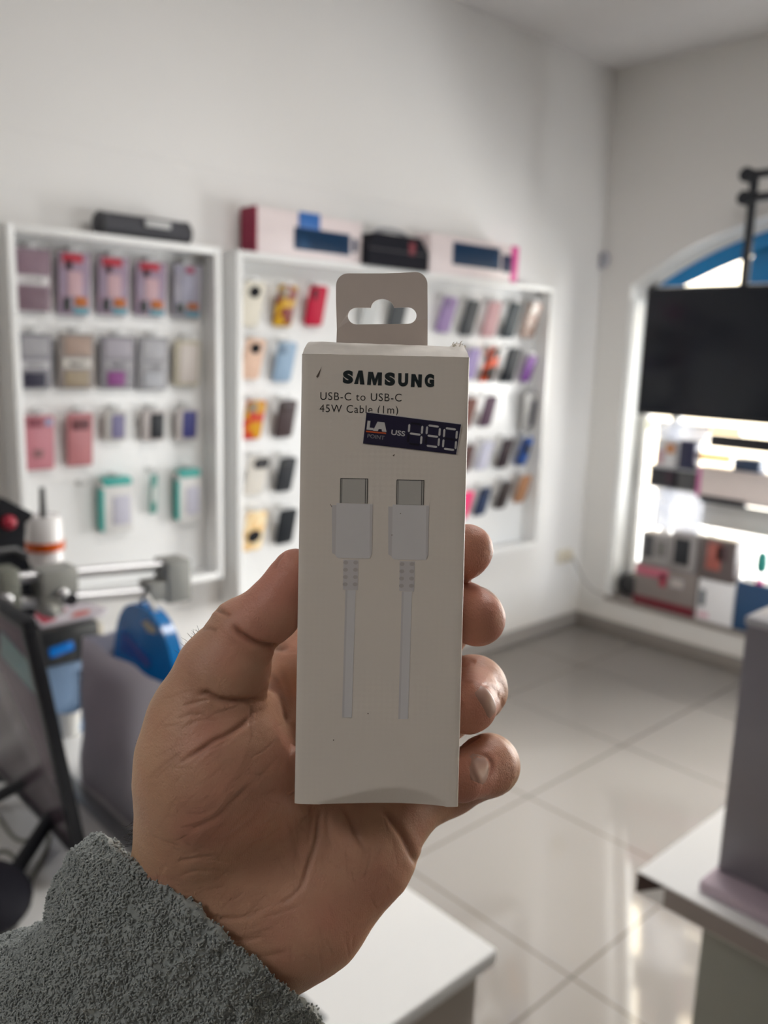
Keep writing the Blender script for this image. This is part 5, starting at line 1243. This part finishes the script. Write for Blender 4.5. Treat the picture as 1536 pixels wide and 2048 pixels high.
# skin relief: fine ridges and pores
wv = nt.nodes.new('ShaderNodeTexWave'); wv.inputs['Scale'].default_value = 520; wv.inputs['Distortion'].default_value = 9; wv.inputs['Detail'].default_value = 2; wv.inputs['Detail Scale'].default_value = .5
nt.links.new(tc.outputs['Object'], wv.inputs[0])
vo = nt.nodes.new('ShaderNodeTexVoronoi'); vo.feature = 'DISTANCE_TO_EDGE'; vo.inputs['Scale'].default_value = 1100; nt.links.new(tc.outputs['Object'], vo.inputs[0])
b1 = nt.nodes.new('ShaderNodeBump'); b1.inputs['Strength'].default_value = .12; b1.inputs['Distance'].default_value = .00012; nt.links.new(wv.outputs['Fac'], b1.inputs['Height'])
b2 = nt.nodes.new('ShaderNodeBump'); b2.inputs['Strength'].default_value = .5; b2.inputs['Distance'].default_value = .00025; nt.links.new(vo.outputs['Distance'], b2.inputs['Height']); nt.links.new(b1.outputs[0], b2.inputs['Normal'])
b3 = nt.nodes.new('ShaderNodeBump'); b3.inputs['Strength'].default_value = .38; b3.inputs['Distance'].default_value = .0005; nt.links.new(ntex(420, 5), b3.inputs['Height']); nt.links.new(b2.outputs[0], b3.inputs['Normal'])
nt.links.new(b3.outputs[0], b.inputs['Normal'])
me.materials.append(M_skin)
person = link('person', me); tag(person, 'bare left hand, palm towards the viewer, gripping the white cable box, grey fleece sleeve', 'person')
bvh = BVHTree.FromPolygons([Vector(v) for v in VW], [tuple(q) for q in Q.tolist()])
# ---- fingernails: thin curved plates laid on the finger surface
M_nail = bpy.data.materials.new('fingernail'); M_nail.use_nodes = True; nb = M_nail.node_tree.nodes['Principled BSDF']
nb.inputs['Base Color'].default_value = (.40, .235, .19, 1); nb.inputs['Roughness'].default_value = .42; nb.inputs['Specular IOR Level'].default_value = .4
def nail(center, normal, length_dir, L, Wd, lb):
    n_ = Vector(normal).normalized(); l_ = Vector(length_dir); l_ = (l_-n_*l_.dot(n_)).normalized(); w_ = n_.cross(l_)
    c_ = Vector(center); nu, nv = 14, 12; vs = []; ok = True
    for i in range(nu+1):
        for j in range(nv+1):
            u = i/nu*2-1; v = j/nv*2-1
            ww = (1-.12*u*u) ; p = c_ + l_*(u*L/2) + w_*(v*Wd/2*ww*sqrt(max(0, 1-.75*abs(u)**5))) + n_*.012
            hit = bvh.ray_cast(p, -n_, .03)
            edge = max(abs(u), abs(v)); off = .00028*(1-edge**6) - .0001
            if hit[0] is None: hp = c_ - n_*.004 + l_*(u*L/2) + w_*(v*Wd/2)
            else: hp = hit[0]
            d_ = (hp-c_).dot(n_)
            vs.append(hp + n_*off)
    fs = []
    for i in range(nu):
        for j in range(nv): a = i*(nv+1)+j; fs.append((a, a+nv+1, a+nv+2, a+1))
    k = len(vs); vs2 = [v - n_*.0005 for v in vs]; m_ = MB(); m_.add(vs+vs2, fs + [tuple(q+k for q in f_[::-1]) for f_ in fs])
    rimL = [i*(nv+1) for i in range(nu+1)]; rimR = [i*(nv+1)+nv for i in range(nu+1)]
    for A in (rimL, rimR):
        for i in range(nu): m_.f.append((A[i], A[i+1], A[i+1]+k, A[i]+k)); m_.m.append(0)
    for base_ in (0, nu*(nv+1)):
        for j in range(nv): m_.f.append((base_+j, base_+j+1, base_+j+1+k, base_+j+k)); m_.m.append(0)
    o = m_.build('fingernail', M_nail, person, smooth=60, world=True); o['label'] = lb; return o
def cdir(x, y, z): return RT*x + UP*y + fwd*z
nail(at(981, 1404, .248), cdir(.70, .12, -.70), cdir(.42, -.80, .1), .0098, .0066, 'shiny nail of the ring finger')
nail(at(957, 1538, .248), cdir(.20, .22, -.95), cdir(-.30, -.80, -.1), .0084, .0074, 'nail of the little finger')
nail(at(985, 1195, .255), cdir(.70, .62, .05), cdir(.45, -.50, -.5), .011, .009, 'nail of the middle finger seen edge on')
# ================================================================ FLEECE SLEEVE
S_O = np.array([415., 1870.]); S_u = np.array([-.648, .762]); S_v = np.array([-.762, -.648]); SD = 262.
mm = SD/F
def to3(p2, z): return np.array([(p2[0]-768)/F*SD, -(p2[1]-1024)/F*SD, z])
O3 = to3(S_O, SD); U3 = np.array([S_u[0], -S_u[1], 0.]); V3 = np.array([S_v[0], -S_v[1], 0.]); W3 = np.array([0, 0, -1.])     # W3 towards the viewer
AL = np.array([-30, 0, 42, 100, 147, 182, 215, 249, 284, 420, 700]); BLt = np.array([286, 290, 312, 300, 281, 262, 275, 293, 305, 330, 360.])
ARt = np.array([-30, 0, 60, 420, 700]); BRt = np.array([288, 288, 292, 320, 350.])
nth, na = 420, 430
th = np.linspace(0, 2*np.pi, nth, endpoint=False); aa = np.linspace(-6, 640, na)
rows = []
for a in aa:
    bl_ = np.interp(a, AL, BLt); br_ = np.interp(a, ARt, BRt)
    cb = np.cos(th); sb = np.sin(th); B = np.where(cb > 0, bl_, br_)*mm
    C = (182 + .06*a)*mm; tl = -np.where(sb > 0, 105, 75)*sb*mm*np.exp(-max(a, 0)/260.)
    # soft wrinkles running round the sleeve
    wr = 1 + .018*np.sin(a*.035+cb*3) + .012*np.sin(a*.02-sb*4+1)
    P = O3 + U3*(a*mm) + np.outer(tl, U3) + np.outer(cb*B*wr, V3) + np.outer(sb*C*wr, W3)
    rows.append(P)
S = np.array(rows)                                    # na x nth x 3
# rolled lip at the cuff
def offs(scale, extra_a):
    ax = O3 + U3*(extra_a*mm); c_ = S[0].mean(0); return c_ + (S[0]-c_)*scale + U3*(extra_a*mm)
lip = [offs(.992, -3.5), offs(.975, -5), offs(.95, -4), offs(.925, 0), offs(.90, 12), offs(.87, 40), offs(.80, 90)]
S = np.concatenate([np.array(lip[::-1]), S]); na2 = len(S)
P = S.reshape(-1, 3); i, j = np.meshgrid(np.arange(na2-1), np.arange(nth), indexing='ij'); j2 = (j+1) % nth
Qs = np.stack([i*nth+j, i*nth+j2, (i+1)*nth+j2, (i+1)*nth+j], -1).reshape(-1, 4)
du = np.roll(S, -1, 1)-np.roll(S, 1, 1); da = np.gradient(S, axis=0); Ns = np.cross(du, da).reshape(-1, 3); Ns /= np.maximum(np.linalg.norm(Ns, axis=1, keepdims=True), 1e-9)
cen = np.repeat(S.mean(1), nth, 0)
if ((P-cen)*Ns).sum(1)[nth*40:].mean() < 0: Ns = -Ns; Qs = Qs[:, ::-1]
inner = np.repeat(np.arange(na2) < 4, nth)
dsp = 1.5*vnoise(P, .1, 7) + 1.15*vnoise(P, .27, 8) + .75*np.abs(vnoise(P, .75, 9)) + .35*vnoise(P, 1.5, 10)
Pd = P + Ns*dsp[:, None]
PW = Pd*.001 @ Wc + np.array(EYE)
M_fl = bpy.data.materials.new('grey_green_fleece'); M_fl.use_nodes = True; nt = M_fl.node_tree; b = nt.nodes['Principled BSDF']
tc = nt.nodes.new('ShaderNodeTexCoord'); n = nt.nodes.new('ShaderNodeTexNoise'); n.inputs['Scale'].default_value = 700; n.inputs['Detail'].default_value = 3; nt.links.new(tc.outputs['Object'], n.inputs[0])
mx = nt.nodes.new('ShaderNodeMix'); mx.data_type = 'RGBA'; mx.inputs[6].default_value = (.24, .265, .265, 1); mx.inputs[7].default_value = (.36, .385, .375, 1)
nt.links.new(n.outputs['Fac'], mx.inputs[0]); nt.links.new(mx.outputs[2], b.inputs['Base Color']); b.inputs['Roughness'].default_value = .9; b.inputs['Specular IOR Level'].default_value = .1
b.inputs['Sheen Weight'].default_value = .35; b.inputs['Sheen Roughness'].default_value = .5
me = bpy.data.meshes.new('sleeve'); me.vertices.add(len(PW)); me.vertices.foreach_set('co', PW.ravel().astype(np.float32))
me.loops.add(Qs.size); me.loops.foreach_set('vertex_index', np.ascontiguousarray(Qs).ravel().astype(np.int32)); me.polygons.add(len(Qs)); me.polygons.foreach_set('loop_start', (np.arange(len(Qs))*4).astype(np.int32))
me.update(calc_edges=True); me.shade_smooth(); me.materials.append(M_fl)
slv = link('sleeve', me, person); slv['label'] = 'grey fleece cuff and sleeve'
# curly pile: thousands of short bent loops of yarn in one mesh
rng = np.random.default_rng(3); nt_ = 80000
ri = rng.integers(2, na2-2, nt_); rj = rng.integers(0, nth, nt_); k_ = ri*nth+rj
# keep mostly the visible two thirds of the sleeve
keep = (Ns[k_] @ np.array([0, 0, -1.]) > -.45) & (ri < 330); k_ = k_[keep]
B0 = Pd[k_]; n0 = Ns[k_]; rnd3 = rng.normal(size=(len(k_), 3)); t0 = rnd3 - n0*(rnd3*n0).sum(1)[:, None]; t0 /= np.linalg.norm(t0, axis=1)[:, None]
s0 = np.cross(n0, t0); Ln = rng.uniform(.5, .95, len(k_))[:, None]; cu = rng.uniform(-.6, .6, len(k_))[:, None]
ctl = [B0 - n0*.25, B0 + n0*.5*Ln + t0*.05*Ln, B0 + n0*.75*Ln + t0*.40*Ln + s0*.3*cu, B0 + n0*.45*Ln + t0*.75*Ln + s0*.8*cu, B0 - n0*.1 + t0*.55*Ln + s0*1.2*cu]
rad = [.2, .25, .28, .25, .16]; rings = []
for q in range(5):
    d = ctl[min(q+1, 4)] - ctl[max(q-1, 0)]; d /= np.linalg.norm(d, axis=1)[:, None]; x = np.cross(d, s0+.01*n0); x /= np.maximum(np.linalg.norm(x, axis=1)[:, None], 1e-6); y = np.cross(d, x)
    rings.append([ctl[q] + rad[q]*(x*cos(a)+y*sin(a)) for a in (0, 2*pi/4, pi, 3*pi/2)])
R5 = np.array(rings)                     # 5 x 4 x n x 3
Vt = R5.transpose(2, 0, 1, 3).reshape(-1, 3); nT = len(k_); fb = []
for q in range(4):
    for c_ in range(4): fb.append((q*4+c_, q*4+(c_+1) % 4, (q+1)*4+(c_+1) % 4, (q+1)*4+c_))
fb = np.array(fb); Qt = (fb[None] + (np.arange(nT)*20)[:, None, None]).reshape(-1, 4)
VT = Vt*.001 @ Wc + np.array(EYE)
me = bpy.data.meshes.new('fleece_pile'); me.vertices.add(len(VT)); me.vertices.foreach_set('co', VT.ravel().astype(np.float32))
me.loops.add(Qt.size); me.loops.foreach_set('vertex_index', Qt.ravel().astype(np.int32)); me.polygons.add(len(Qt)); me.polygons.foreach_set('loop_start', (np.arange(len(Qt))*4).astype(np.int32))
me.update(calc_edges=True); me.shade_smooth(); me.materials.append(M_fl)
pile = link('fleece_pile', me, slv); pile['kind'] = 'stuff'
# ---- dark hairs on the wrist and the edge of the thumb
M_hair = mat('dark_arm_hair', (.02, .015, .012), .5)
hm = MB(); rnd = random.Random(8)
def hairs(p0, p1, n, ln, dx, dy, jit=.5):
    for k in range(n):
        f_ = rnd.random(); px = p0[0]+(p1[0]-p0[0])*f_+rnd.uniform(-3, 3); py = p0[1]+(p1[1]-p0[1])*f_
        o_ = at(px+6, py, .252); r_ = (at(px+10, py, .30)-EYE).normalized(); hit = bvh.find_nearest(at(px, py, .250))
        if hit[0] is None: continue
        b0 = hit[0]; d1 = (cdir(dx+rnd.uniform(-jit, jit), dy+rnd.uniform(-jit, jit), rnd.uniform(-.4, .2))).normalized(); d2 = (d1 + cdir(rnd.uniform(-.5, .5), rnd.uniform(-.5, .5), 0)*.6).normalized()
        L = ln*rnd.uniform(.5, 1.2)
        hm.tube([b0, b0+d1*L*.5, b0+d1*L*.5+d2*L*.5], [.00006, .00005, .00002], 5)
hairs((272, 1690), (292, 1640), 22, .0045, -.8, -.3); hairs((290, 1640), (290, 1460), 12, .0018, -.8, .3); hairs((362, 1312), (402, 1262), 16, .003, -.6, .7)
hm.build('arm_hair', M_hair, person, world=True)['kind'] = 'stuff'
